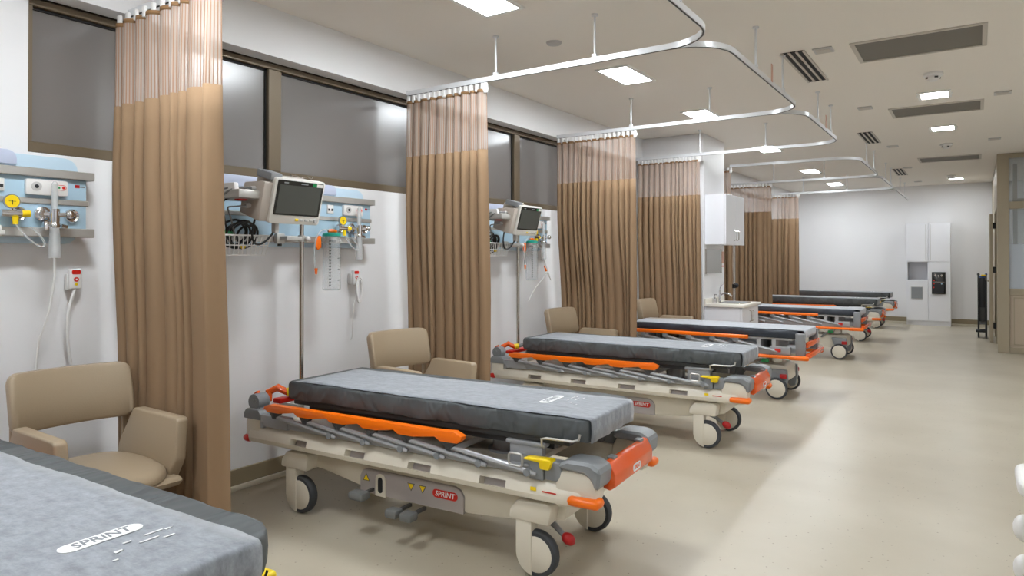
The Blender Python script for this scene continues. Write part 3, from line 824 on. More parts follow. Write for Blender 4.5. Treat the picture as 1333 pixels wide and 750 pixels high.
def bed_a(label, group):
    o = (BX, 0, 0)
    t = thing('patient_stretcher', label, 'hospital bed', (0, 0, 0), 0, group)
    for xc in (0.615, 2.15):
        for s in (-1, 1): caster(t, xc, s*0.306)
    # lower body
    body = MB(o)
    body.prism([(0.47, 0.29), (0.48, 0.335), (0.54, 0.358), (2.26, 0.358), (2.285, 0.33), (2.27, 0.262), (1.99, 0.214), (1.74, 0.194), (1.05, 0.208), (0.78, 0.25), (0.66, 0.262)], -0.272, 0.272, 'y', bev=0.012)
    body.build('base_cover', M['cream'], t)
    for xc in (0.615, 2.15):
        for s in (-1, 1):
            MB(o).prism([(xc-0.135, 0.252), (xc-0.128, 0.3), (xc-0.09, 0.345), (xc+0.06, 0.352), (xc+0.09, 0.335), (xc+0.075, 0.25)], s*0.225, s*0.348, 'y', bev=0.014).build('caster_housing', M['cream'], t)
    # lift columns and platform
    for x in (0.95, 1.8):
        MB(o).cyl((x, 0, 0.35), (x, 0, 0.6), 0.075, n=20).cyl((x, 0, 0.35), (x, 0, 0.47), 0.1, n=20).build('lift_column', M['greymetal'], t)
    MB(o).box(0.52, 2.3, -0.285, 0.285, 0.605, 0.632, bev=0.006).box(0.6, 2.2, -0.24, -0.2, 0.57, 0.606).box(0.6, 2.2, 0.2, 0.24, 0.57, 0.606).build('platform', M['darkgrey'], t)
    MB(o).prism([(1.45, 0.42), (1.52, 0.42), (1.9, 0.6), (1.83, 0.6)], 0.06, 0.11, 'y').prism([(1.45, 0.42), (1.52, 0.42), (1.9, 0.6), (1.83, 0.6)], -0.11, -0.06, 'y').build('scissor_arm', M['lightgrey'], t)
    MB(o).box(0.3, 2.02, -0.29, 0.29, 0.43, 0.458, bev=0.006).build('inner_frame', M['cream'], t)
    mt = mattress(t, M['matt'], 0.5, 2.4, 0.31, 0.634, 0.738)
    sheet_print(mt, 0.7435)
    # head end push handles
    for s in (-1, 1):
        f = MB(o).tube([(0.25, s*0.24, 0.585), (0.235, s*0.225, 0.635), (0.27, s*0.19, 0.66), (0.33, s*0.14, 0.62)], [0.02, 0.024, 0.024, 0.018], n=10).build('push_handle', M['redorange'], t)
        MB(o).cyl((0.31, s*0.155, 0.63), (0.335, s*0.12, 0.635), 0.026, n=14).build('yellow_collar', M['yellow'], f)
        MB(o).tube([(0.34, s*0.12, 0.635), (0.38, s*0.1, 0.65), (0.43, s*0.1, 0.645), (0.46, s*0.12, 0.625)], 0.017, n=8).build('handle_rod', M['grey'], f)
    MB(o).box(0.26, 0.33, -0.22, 0.22, 0.57, 0.6, bev=0.008).build('head_bar', M['red'], t)
    def side(s):
        bm = beam(s, 0.225, 2.42, [(0.59, 0.725), (1.01, 1.155), (1.44, 1.59), (1.87, 2.02)])
        bb = bm.build('side_beam', [M['cream'], M['pod']], t)
        # rear corner post
        MB(o).box(0.195, 0.33, s*0.262, s*0.365, 0.365, 0.505, bev=0.02).build('corner_post', M['cream'], t)
        MB(o).sphere((0.215, s*0.352, 0.385), 0.03, (1.35, 1.0, 0.8), n=14).build('end_buffer', M['red'], t)
        g = MB(o).prism([(0.185, 0.5), (0.185, 0.535), (0.205, 0.56), (0.31, 0.56), (0.335, 0.535), (0.335, 0.5)], s*0.255, s*0.37, 'y', bev=0.008).build('post_collar', M['grey'], t)
        m = MB(o).cyl((0.245, s*0.265, 0.595), (0.245, s*0.345, 0.595), 0.048, n=20).box(0.205, 0.285, s*0.275, s*0.335, 0.545, 0.59, bev=0.004).cyl((0.235, s*0.345, 0.605), (0.235, s*0.35, 0.605), 0.01, n=8).cyl((0.26, s*0.345, 0.605), (0.26, s*0.35, 0.605), 0.01, n=8)
        m.build('hinge_knuckle', M['grey'], g)
        pts = []
        for k in range(9):
            a = R(100+130*k/8); pts.append((0.245+0.052*math.cos(a), s*0.3, 0.595+0.052*math.sin(a)))
        MB(o).tube(pts, 0.012, n=6).build('red_rim', M['redorange'], g)
        # guard rail
        gb = MB(o).box(0.42, 2.16, s*0.322, s*0.362, 0.475, 0.512, bev=0.006).box(0.33, 0.56, s*0.318, s*0.368, 0.468, 0.538, bev=0.008).box(0.335, 0.36, s*0.3, s*0.372, 0.46, 0.5, bev=0.004)
        gb.build('guard_base', M['greymetal'], t)
        MB(o).box(0.42, 0.62, s*0.3, s*0.322, 0.462, 0.484).build('guard_rack', M['black'], t)
        piv = [0.48, 0.724, 0.975, 1.205, 1.445, 1.706]
        top = MB(o)
        pts = [(0.40, 0.578), (0.41, 0.602), (0.445, 0.612), (1.66, 0.62), (1.74, 0.625), (1.79, 0.606), (1.785, 0.588), (1.765, 0.572)]
        for xp in reversed(piv):
            pts += [(xp+0.05, 0.570), (xp-0.045, 0.570), (xp-0.075, 0.588)] if xp < 1.7 else [(xp-0.045, 0.57), (xp-0.075, 0.588)]
        top.prism(pts, s*0.36, s*0.402, 'y', bev=0.005)
        gr = top.build('guard_rail', M['orange'], t)
        for i, xp in enumerate(piv):
            MB(o).prism([(xp-0.045, 0.572), (xp+0.05, 0.572), (xp+0.015, 0.533), (xp-0.012, 0.533)], s*0.368, s*0.396, 'y', bev=0.003, seg=1).cyl((xp, s*0.36, 0.546), (xp, s*0.401, 0.546), 0.011, n=10).build('pivot_bracket', M['darkgrey'], gr)
            y = s*(0.383+0.0)
            a = Vector((xp-0.01, y, 0.548)); b = Vector((xp+0.455, y, 0.492))
            am = MB(o).tube([a, a+(b-a)*0.5, b, b+Vector((0.02, 0, -0.004))], [0.013, 0.013, 0.013, 0.008], n=8)
            am.prism([(xp+0.02, 0.545), (xp+0.445, 0.493), (xp+0.445, 0.48), (xp+0.2, 0.49), (xp+0.02, 0.525)], s*0.36, s*0.374, 'y')
            arm = am.build('guard_arm', M['greymetal'], t)
            MB(o).cyl((xp+0.435, s*0.36, 0.494), (xp+0.435, s*0.4, 0.494), 0.017, n=12).build('arm_joint', M['grey'], arm)
        # foot end fittings
        fb = MB(o).box(1.99, 2.165, s*0.255, s*0.292, 0.485, 0.585, bev=0.004).box(1.97, 2.185, s*0.25, s*0.3, 0.582, 0.605, bev=0.009)
        fb.box(2.03, 2.1, s*0.292, s*0.296, 0.54, 0.546).box(2.03, 2.1, s*0.292, s*0.296, 0.526, 0.532)
        fb.build('foot_bracket', M['lightgrey' if False else 'greymetal'], t)
        pts = rrect(2.045, 2.115, 0.515, 0.57, 0.014)
        MB(o).tube([(x, s*0.39, z) for x, z in pts], 0.006, n=6, closed=True).build('release_ring', M['alu'], t)
        MB(o).box(2.14, 2.21, s*0.3, s*0.372, 0.46, 0.545, bev=0.006).box(2.215, 2.30, s*0.3, s*0.365, 0.465, 0.55, bev=0.008).build('latch_block', M['grey'], t)
        MB(o).prism([(2.115, 0.548), (2.12, 0.556), (2.25, 0.56), (2.258, 0.55), (2.245, 0.515), (2.2, 0.515), (2.195, 0.543)], s*0.33, s*0.385, 'y', bev=0.005).build('release_latch', M['yellow'], t)
        if s < 0: MB(o).tube([(2.17, s*0.29, 0.585), (2.175, s*0.315, 0.6), (2.175, s*0.318, 0.632), (2.2, s*0.318, 0.638), (2.33, s*0.318, 0.64), (2.36, s*0.318, 0.65), (2.365, s*0.315, 0.675)], 0.0065, n=6).build('mattress_stop', M['alu'], t)
        MB(o).prism([(2.27, 0.358), (2.27, 0.47), (2.30, 0.525), (2.43, 0.525), (2.462, 0.5), (2.465, 0.42), (2.44, 0.372)], s*0.27, s*0.366, 'y', bev=0.012).build('corner_block', M['cream'], t)
        cc = [(2.285, 0.528), (2.29, 0.552), (2.33, 0.572), (2.44, 0.572), (2.488, 0.545), (2.482, 0.47), (2.462, 0.455), (2.445, 0.5), (2.41, 0.522)]
        MB(o).prism(cc, s*0.235, s*0.38, 'y', bev=0.014, seg=1).build('corner_cap', M['grey'], t, smooth=20)
        MB(o).box(2.335, 2.488, s*0.315, s*0.398, 0.38, 0.422, bev=0.02, seg=3).build('corner_buffer', M['orange'], t)
        # mauve control panel on the lower body with pedals
        pp = [(1.04, 0.19), (1.04, 0.275), (1.055, 0.305), (1.085, 0.318), (1.665, 0.318), (1.70, 0.305), (1.72, 0.275), (1.72, 0.19)]
        pd = MB(o).prism(pp, s*0.266, s*0.286, 'y', bev=0.004).build('control_panel', M['pod'], t)
        d = -s
        MB(o).prism(rrect(1.15, 1.225, 0.185, 0.305, 0.034, corners=(0, 1, 1, 0)), s*0.284, s*0.2905, 'y', bev=0.004, seg=1).build('keyhole_surround', M['cream'], pd)
        MB(o).prism(rrect(1.172, 1.203, 0.205, 0.287, 0.0145), s*0.2893, s*0.292, 'y').build('keyhole', M['black'], pd, smooth=0)
        for x, up_ in ((1.085, 1), (1.393, -1), (1.468, -1)):
            z = 0.272
            MB(o).prism([(x-0.024, z-0.018*up_), (x+0.024, z-0.018*up_), (x, z+0.022*up_)], s*0.285, s*0.2868, 'y').build('warning_border', M['darkgrey'], pd, smooth=0)
            MB(o).prism([(x-0.018, z-0.0145*up_), (x+0.018, z-0.0145*up_), (x, z+0.015*up_)], s*0.286, s*0.2878, 'y').build('warning_triangle', M['yellow'], pd, smooth=0)
        badge(pd, (1.61, s*0.2862, 0.268), (d, 0, 0) if s > 0 else (1, 0, 0), (0, 0, 1), 0.155, 0.042, M['red'], M['printwhite'], 'SPRINT', s)
        for x, z, l in ((1.135, 0.215, 0.1), (1.37, 0.168, 0.075), (1.465, 0.168, 0.075)):
            p = MB(o).box(x-l/2, x+l/2, s*0.36, s*0.43, z-0.022, z+0.022, bev=0.014)
            p.build('foot_pedal', M['pedal'], t)
            MB(o).box(x-0.008, x+0.008, s*0.26, s*0.37, z-0.008, z+0.008).build('pedal_stem', M['darkgrey'], t, smooth=0)
        # small print near the front corner
        if s < 0:
            lb = MB(o).box(2.15, 2.18, -0.3795, -0.3785, 0.413, 0.43).build('yellow_label', M['yellow'], bb, smooth=0)
            MB(o).box(2.21, 2.28, -0.3797, -0.3785, 0.414, 0.42).build('red_label', M['red'], bb, smooth=0)
    both(side)
    # front handle bar and brake lever
    hb = MB(o).prism([(2.43, 0.535), (2.452, 0.553), (2.475, 0.55), (2.503, 0.5), (2.503, 0.445), (2.475, 0.425), (2.445, 0.435)], -0.245, 0.245, 'y', bev=0.006).build('foot_handle', M['redorange'], t)
    badge(hb, (2.5035, 0.02, 0.472), (0, 1, 0), (0, 0, 1), 0.1, 0.034, M['printwhite'], M['redorange'], 'SPRINT', 1)
    for s in (-1, 1):
        MB(o).box(2.44, 2.475, s*0.17-0.022, s*0.17+0.022, 0.548, 0.562, bev=0.004).build('handle_clip', M['grey'], hb)
    for s in (-1,):
        lv = MB(o).tube([(2.12, s*0.225, 0.25), (2.2, s*0.24, 0.222), (2.265, s*0.262, 0.19)], [0.016, 0.014, 0.012], n=8).build('brake_lever', M['grey'], t)
        MB(o).sphere((2.285, s*0.266, 0.183), 0.027, (1.3, 0.9, 1.0), n=12, M4=Matrix.Rotation(0.4, 4, 'Y')).build('red_pedal' if s < 0 else 'green_pedal', M['darkred'] if s < 0 else M['green'], lv)
    MB(o).tube([(2.05, 0.08, 0.605), (2.1, 0.08, 0.6), (2.35, 0.08, 0.6), (2.36, 0.08, 0.612), (2.36, 0.26, 0.612), (2.36, 0.27, 0.63)], 0.004, n=5).build('wire_hook', M['black'], t)
    return t

def bed_b(label, group):
    o = (BX, 0, 0)
    t = thing('column_stretcher', label, 'hospital bed', (0, 0, 0), 0, group)
    for xc in (0.615, 2.15):
        for s in (-1, 1):
            c = MB(o)
            c.prism([(xc-0.11, 0.3), (xc+0.09, 0.3), (xc+0.1, 0.2), (xc+0.075, 0.07), (xc+0.02, 0.06), (xc-0.06, 0.16)], s*0.21, s*0.275, 'y', bev=0.01)
            c.cyl((xc, s*0.26, 0.106), (xc, s*0.3, 0.106), 0.02, n=10)
            cc = c.build('caster', M['grey'], t)
            r = 0.112
            MB(o).lathe([(r-0.02, -0.02), (r-0.006, -0.02), (r, 0), (r-0.006, 0.02), (r-0.02, 0.02), (r-0.02, -0.02)], (xc, s*0.305, r), 'y', 32).build('tyre', M['tyre'], cc)
            MB(o).lathe([(0, -0.024), (r-0.028, -0.024), (r-0.019, -0.018), (r-0.019, 0.018), (r-0.028, 0.024), (0, 0.024)], (xc, s*0.305, r), 'y', 32).build('wheel_disc', M['wheelcream'], cc)
    MB(o).prism([(0.5, 0.2), (0.5, 0.31), (0.54, 0.34), (2.2, 0.34), (2.235, 0.31), (2.235, 0.17), (2.0, 0.15), (1.7, 0.22), (1.0, 0.22), (0.75, 0.16)], -0.2, 0.2, 'y', bev=0.02).build('base_cover', M['cream'], t)
    for x in (0.7, 2.06):
        MB(o).cyl((x, 0, 0.33), (x, 0, 0.5), 0.085, n=24).cyl((x, 0, 0.48), (x, 0, 0.6), 0.07, n=24).build('lift_column', M['steel'], t)
    MB(o).box(0.35, 2.36, -0.3, 0.3, 0.478, 0.5, bev=0.006).build('deck', M['greymetal'], t)
    MB(o).box(0.55, 2.3, -0.28, 0.28, 0.605, 0.63, bev=0.006).box(1.95, 1.99, -0.29, 0.29, 0.5, 0.606).box(2.1, 2.14, -0.29, 0.29, 0.5, 0.606).box(0.7, 0.74, -0.29, 0.29, 0.5, 0.606).build('platform', M['lightgrey'], t)
    mattress(t, M['mattnavy'], 0.52, 2.36, 0.305, 0.63, 0.715, sheet=(0.52, 2.42, -0.3, 0.3), paper='sheetlit')
    def side(s):
        MB(o).box(0.3, 2.46, s*0.365, s*0.402, 0.432, 0.466, bev=0.014, seg=3).build('lower_bumper_rail', M['orange'], t)
        MB(o).box(2.28, 2.48, s*0.36, s*0.41, 0.426, 0.47, bev=0.018, seg=3).build('bumper_end', M['orange'], t)
        MB(o).box(0.4, 2.3, s*0.33, s*0.362, 0.466, 0.5, bev=0.006).box(2.1, 2.3, s*0.335, s*0.37, 0.475, 0.55, bev=0.006).build('guard_base', M['greymetal'], t)
        MB(o).box(2.15, 2.21, s*0.368, s*0.39, 0.495, 0.53, bev=0.008).build('red_latch', M['red'], t)
        gr = MB(o).box(0.36, 1.885, s*0.355, s*0.398, 0.612, 0.65, bev=0.012, seg=3).build('guard_rail', M['orange'], t)
        for xp in (0.45, 0.72, 0.98, 1.25, 1.51, 1.76):
            MB(o).box(xp-0.03, xp+0.03, s*0.362, s*0.392, 0.572, 0.614, bev=0.006).build('pivot_bracket', M['grey'], gr)
            a = Vector((xp, s*0.377, 0.585)); b = Vector((xp+0.42, s*0.377, 0.5))
            MB(o).tube([a, b], 0.015, n=8).prism([(xp, 0.57), (xp+0.4, 0.49), (xp+0.2, 0.49), (xp, 0.545)], s*0.355, s*0.368, 'y').build('guard_arm', M['greymetal'], t)
        MB(o).box(2.345, 2.435, s*0.3, s*0.362, 0.47, 0.69, bev=0.008).build('foot_upright', M['grey'], t)
        MB(o).tube([(1.9, s*0.2, 0.3), (1.97, s*0.27, 0.36), (2.03, s*0.3, 0.385)], 0.013, n=8).build('pedal_lever', M['grey'], t)
        MB(o).box(2.0, 2.075, s*0.28, s*0.32, 0.37, 0.41, bev=0.01, M4=None).build('green_pedal', M['green'], t)
        MB(o).box(2.18, 2.25, s*0.27, s*0.31, 0.215, 0.262, bev=0.012).build('red_pedal', M['darkred'], t)
    both(side)
    MB(o).box(2.42, 2.455, -0.3, 0.3, 0.545, 0.595, bev=0.008).build('foot_bar', M['redorange'], t)
    MB(o).box(2.44, 2.49, -0.36, 0.36, 0.45, 0.495, bev=0.012).build('foot_bumper', M['redorange'], t)
    MB(o).tube([(2.0, -0.1, 0.3), (1.85, -0.16, 0.32), (1.7, -0.17, 0.3), (1.6, -0.15, 0.25)], 0.012, n=6).build('hose', M['black'], t)
    return t

GA = 'wheeled patient stretchers with orange guard rails'
A = bed_a('nearest stretcher in the lower left corner, only its grey mattress and yellow latch in view', GA)
Bp = bed_b('stretcher with navy mattress and lower orange bumper rail, in front of the white sink cupboard', GA)
def place(o, xf, yf, deg, label=None):
    a = R(deg); ex = Vector((math.cos(a), math.sin(a), 0))
    p = Vector((xf, yf, 0))-ex*(2.15-BX)
    if label is None:
        o.location = p*S; o.rotation_euler = (0, 0, a); return o
    return dup(o, p, a, label)
place(A, 2.09, 0.866, 2.0)
place(A, 2.16, 2.979, 3.3, 'second stretcher from the left, whole in view with charcoal mattress and red front pedal')
place(A, 2.12, 5.505, 2.0, 'third stretcher, directly behind the foreground stretcher, cream with charcoal mattress')
place(Bp, 2.135, 7.68, 0.0)
place(Bp, 2.21, 11.07, 0.0, 'stretcher with lower orange rail whose head end is hidden by the sink cupboard')
place(A, 2.16, 13.61, 0.0, 'second farthest stretcher, beside the farthest curtain, with yellow latch showing')
place(A, 2.12, 16.23, 0.0, 'farthest stretcher, against the far white wall')
# ------------------------------------------------------------------ armchairs (local: facing +x, origin under the seat)
def armchair(label, group):
    t = thing('armchair', label, 'chair', (0, 0, 0), 0, group)
    # back rest: upright pad, slightly reclined and curved
    profs = []
    W = 0.262; n = 14
    rc = 0.045
    ys = [-(W-rc)+2*(W-rc)*i/n for i in range(n+1)]
    ys = [-(W-rc)-rc*math.sin(PI/2*k/5) for k in range(5, 0, -1)]+ys+[(W-rc)+rc*math.sin(PI/2*k/5) for k in range(1, 6)]
    for y in ys:
        v = y/W
        cx = 0.055*v*v                                  # ends wrap forward
        d_ = max(0.0, abs(y)-(W-rc))
        ed = rc-math.sqrt(max(0.0, rc*rc-d_*d_))
        k = 1 if d_ < rc*0.9 else (0.8 if d_ < rc*0.99 else 0.45)
        z0, z1 = 0.672+ed, 0.935-ed
        xb = -0.245+cx
        th = 0.03*k
        rec = -0.04
        profs.append([(xb-th, y, z0+0.015), (xb-th*0.6, y, z0), (xb+th*0.6, y, z0), (xb+th, y, z0+0.015), (xb+th*1.1+rec*0.5, y, (z0+z1)/2), (xb+th+rec, y, z1-0.015), (xb+th*0.6+rec, y, z1), (xb-th*0.6+rec, y, z1), (xb-th+rec, y, z1-0.015), (xb-th+rec*0.5, y, (z0+z1)/2)])
    MB().sweep(profs).build('backrest', M['chair'], t, smooth=50)
    for s in (-1, 1):
        MB().box(-0.235, -0.215, s*0.238-0.014, s*0.238+0.014, 0.5, 0.7, bev=0.004).build('back_support', M['chair'], t)
    # shell: bottom with two arm wings
    def wing(s):
        # trapezoid panel, leaning out a little
        pts = [(-0.235, 0.47), (-0.235, 0.53), (-0.222, 0.56), (-0.125, 0.712), (-0.108, 0.722), (0.27, 0.722), (0.29, 0.71), (0.29, 0.53), (0.25, 0.44), (0.1, 0.4), (-0.15, 0.4)]
        m = MB().prism(pts, s*0.208, s*0.262, 'y', bev=0.016, seg=3)
        for v in m.bm.verts:
            v.co.y += s*0.018*max(0, (v.co.z-0.45))/0.27 - s*0.03*max(0, (0.5-v.co.z))/0.1*0.5
        return m.build('arm', M['chair'], t, smooth=50)
    wing(-1); wing(1)
    MB().prism([(-0.235, 0.42), (-0.235, 0.455), (0.31, 0.465), (0.335, 0.45), (0.30, 0.42), (0.2, 0.395), (-0.2, 0.395)], -0.235, 0.235, 'y', bev=0.012).build('seat_shell', M['chair'], t, smooth=50)
    # domed seat cushion
    profs = []
    out = []
    for k in range(28):
        a = 2*PI*k/28; c, s_ = math.cos(a), math.sin(a)
        x = 0.05+0.29*abs(c)**0.75*(1 if c > 0 else -1); y = 0.222*abs(s_)**0.6*(1 if s_ > 0 else -1)
        out.append((x, y))
    L = [[(x, y, 0.46) for x, y in out], [(0.05+(x-0.05)*1.02, y*1.02, 0.475) for x, y in out], [(0.05+(x-0.05)*0.99, y*0.99, 0.5) for x, y in out], [(0.05+(x-0.05)*0.9, y*0.9, 0.516) for x, y in out], [(0.05+(x-0.05)*0.6, y*0.6, 0.528) for x, y in out], [(0.05+(x-0.05)*0.2, y*0.2, 0.532) for x, y in out]]
    MB().sweep(L).build('seat_cushion', M['chair'], t, smooth=60)
    for s in (-1, 1):
        MB().tube(bez((-0.16, s*0.12, 0.4), (-0.17, s*0.2, 0.38), (-0.2, s*0.24, 0.2), (-0.24, s*0.255, 0.012), 10), 0.012, n=8).build('leg', M['chrome'], t)
        MB().tube(bez((0.18, s*0.12, 0.4), (0.22, s*0.2, 0.38), (0.27, s*0.235, 0.2), (0.3, s*0.25, 0.012), 10), 0.012, n=8).build('leg', M['chrome'], t)
    MB().box(-0.17, 0.2, -0.13, -0.1, 0.385, 0.4).box(-0.17, 0.2, 0.1, 0.13, 0.385, 0.4).build('seat_frame', M['chrome'], t, smooth=0)
    return t
GC = 'taupe visitor armchairs by the curtains'
ch = armchair('largest taupe armchair, in front of the leftmost curtain', GC)
ch.location = Vector((0.53, 1.52, 0))*S; ch.rotation_euler = (0, 0, R(-1))
dup(ch, (0.63, 3.60, 0), R(-7), 'taupe armchair behind the second stretcher, by the second curtain')
dup(ch, (0.52, 6.13, 0), R(-3), 'taupe armchair behind the third stretcher, by the widest curtain')
dup(ch, (0.62, 8.12, 0), R(0), 'small distant taupe armchair by the curtain at the white pillar')

# ------------------------------------------------------------------ bed head panels (local y=0 at the right end, x out from the wall)
def outlet(mb_parent, y, z, name='gas_outlet', r=0.035):
    o = MB().lathe([(r, 0.0), (r, 0.012), (r*0.85, 0.02), (r*0.6, 0.016), (r*0.55, 0.014), (0, 0.014)], (0.098, y, z), 'x', 20).build(name, M['chrome'], mb_parent)
    MB().box(0.112, 0.118, y-0.012, y+0.012, z-0.012, z+0.012, bev=0.002).build('outlet_key', M['darkgrey'], o)
    return o
def head_panel(ye, label):
    t = thing('bed_head_panel', label, 'medical wall panel', (0, ye, 0), 0, 'pale blue bed head service panels')
    L = 1.42
    MB().prism(rrect(-L, -0.045, 1.525, 1.955, 0.06, corners=(1, 1, 0, 0)), 0.004, 0.045, 'x', bev=0.004).build('back_board', M['blue_light'], t)
    MB().prism(rrect(-L, -0.32, 1.9, 1.968, 0.04, corners=(0, 1, 0, 0)), 0.04, 0.062, 'x', bev=0.004).build('lamp_cover', M['lilac'], t)
    MB().box(0.045, 0.1, -L, -0.03, 1.6, 1.845, bev=0.003).build('front_board', M['blue'], t)
    for z0, z1, d, e in ((1.845, 1.885, 0.125, 0.0), (1.715, 1.742, 0.108, -0.02), (1.557, 1.6, 0.125, 0.0)):
        MB().box(0.045, d, -L, e, z0, z1, bev=0.003, seg=1).build('rail', M['alu'], t)
    # call unit with round socket
    u = MB().prism(rrect(-0.305, -0.125, 1.757, 1.832, 0.01), 0.1, 0.124, 'x', bev=0.003).build('call_unit', M['white_plastic'], t)
    MB().lathe([(0.022, 0), (0.022, 0.005), (0.012, 0.006), (0, 0.004)], (0.123, -0.262, 1.797), 'x', 16).build('call_socket', M['lightgrey'], u)
    MB().lathe([(0.01, 0), (0.008, 0.004), (0, 0.004)], (0.128, -0.262, 1.797), 'x', 10).build('socket_hole', M['black'], u)
    B = basis((0.1245, -0.158, 1.798), (0, 1, 0), (0, 0, 1))
    MB().prism(capsule(0.052, 0.026), 0, 0.001, 'z', M4=B).build('button_field', M['red'], u, smooth=0)
    MB().prism(capsule(0.047, 0.021), 0, 0.0016, 'z', M4=B).build('button_field', M['white_plastic'], u, smooth=0)
    MB().box(0.124, 0.128, -0.176, -0.16, 1.792, 1.804, bev=0.002).build('green_button', M['green'], u)
    MB().cyl((0.124, -0.145, 1.798), (0.128, -0.145, 1.798), 0.0075, n=12).build('red_button', M['red'], u)
    MB().box(0.1, 0.102, -0.083, -0.062, 1.805, 1.82).build('red_mark', M['darkred'], t, smooth=0)
    MB().box(0.1, 0.102, -0.06, -0.038, 1.808, 1.815).build('grey_mark', M['grey'], t, smooth=0)
    # data and power sockets further left
    for y, w in ((-0.415, 0.055), (-1.27, 0.05)):
        p = MB().box(0.1, 0.11, y-w/2, y+w/2, 1.765, 1.825, bev=0.003).build('data_socket', M['white_plastic'], t)
        if y > -1:
            for s in (-1, 1): MB().box(0.109, 0.112, y+s*0.014-0.008, y+s*0.014+0.008, 1.782, 1.798).build('port', M['black'], p, smooth=0)
        else:
            MB().box(0.109, 0.113, y-0.018, y+0.018, 1.775, 1.815, bev=0.003).build('rocker', M['lightgrey'], p)
    for y, z in ((-0.53, 1.815), (-0.53, 1.77)):
        p = MB().lathe([(0.02, 0), (0.02, 0.008), (0.015, 0.009), (0.014, 0.003), (0, 0.003)], (0.1, y, z), 'x', 16).build('round_socket', M['lightgrey'], t)
        MB().box(0.104, 0.107, y-0.004, y+0.004, z-0.008, z+0.008).build('pin', M['black'], p, smooth=0)
    outlet(t, -0.1, 1.663); outlet(t, -0.33, 1.663)
    return t
PE = [1.702, 3.672, 6.215]
head_panel(PE[0], 'pale blue bed head panel nearest, left of the largest curtain')
head_panel(PE[1], 'pale blue bed head panel behind the large patient monitor')
head_panel(PE[2], 'pale blue bed head panel behind the smaller, more distant monitor')

def flowmeter(ye, label, low):
    t = thing('oxygen_flowmeter', label, 'flowmeter', (0.125, ye-0.2, 1.67), 0, 'oxygen flowmeters on the bed head panels')
    o = (0.125, ye-0.2, 1.67); y = ye-0.2
    MB(o).lathe([(0.036, 0), (0.036, 0.018), (0.026, 0.024), (0.02, 0.024), (0.02, 0.04), (0, 0.04)], (0.1, y-0.03, 1.665), 'x', 18).cyl((0.13, y-0.03, 1.665), (0.16, y+0.005, 1.66), 0.013, n=10).build('inlet_valve', M['chrome'], t)
    MB(o).cyl((0.165, y, 1.61), (0.165, y, 1.69), 0.021, n=14).cyl((0.165, y, 1.66), (0.19, y+0.05, 1.665), 0.011, n=10).sphere((0.195, y+0.055, 1.666), 0.021, (1, 1, 1), n=12).sphere((0.165, y, 1.612), 0.024, n=12).box(0.13, 0.165, y-0.045, y-0.015, 1.585, 1.63, bev=0.006).build('valve_body', M['chrome'], t)
    MB(o).cyl((0.165, y, 1.685), (0.165, y, 1.81), 0.015, n=14).cyl((0.165, y, 1.81), (0.165, y, 1.825), 0.015, 0.006, n=14).build('scale_tube', M['clear2'], t)
    MB(o).cyl((0.165, y, 1.69), (0.165, y, 1.8), 0.0045, n=8).sphere((0.165, y, 1.805), 0.008, n=8).build('inner_tube', M['white_plastic'], t)
    b = MB(o).lathe([(0, low), (0.026, low), (0.028, low+0.01), (0.024, 1.56), (0.02, 1.6), (0.014, 1.605)], (0.165, y, 0), 'z', 18).build('humidifier_bottle', M['clear2'], t)
    MB(o).cyl((0.165, y, low+0.025), (0.165, y, 1.6), 0.005, n=8).sphere((0.165, y, low+0.03), 0.009, n=8).build('dip_tube', M['white_plastic'], b)
    MB(o).cyl((0.165, y+0.03, 1.61), (0.165, y+0.055, 1.605), 0.009, n=8).build('outlet_nozzle', M['yellow'] if False else M['steel'], t)
    return t
flowmeter(PE[0], 'chrome oxygen flowmeter with clear tube on the nearest blue panel', 1.455)
flowmeter(PE[1], 'chrome oxygen flowmeter right of the suction jar by the large monitor', 1.44)
flowmeter(PE[2], 'small distant oxygen flowmeter on the panel behind the farther monitor', 1.44)

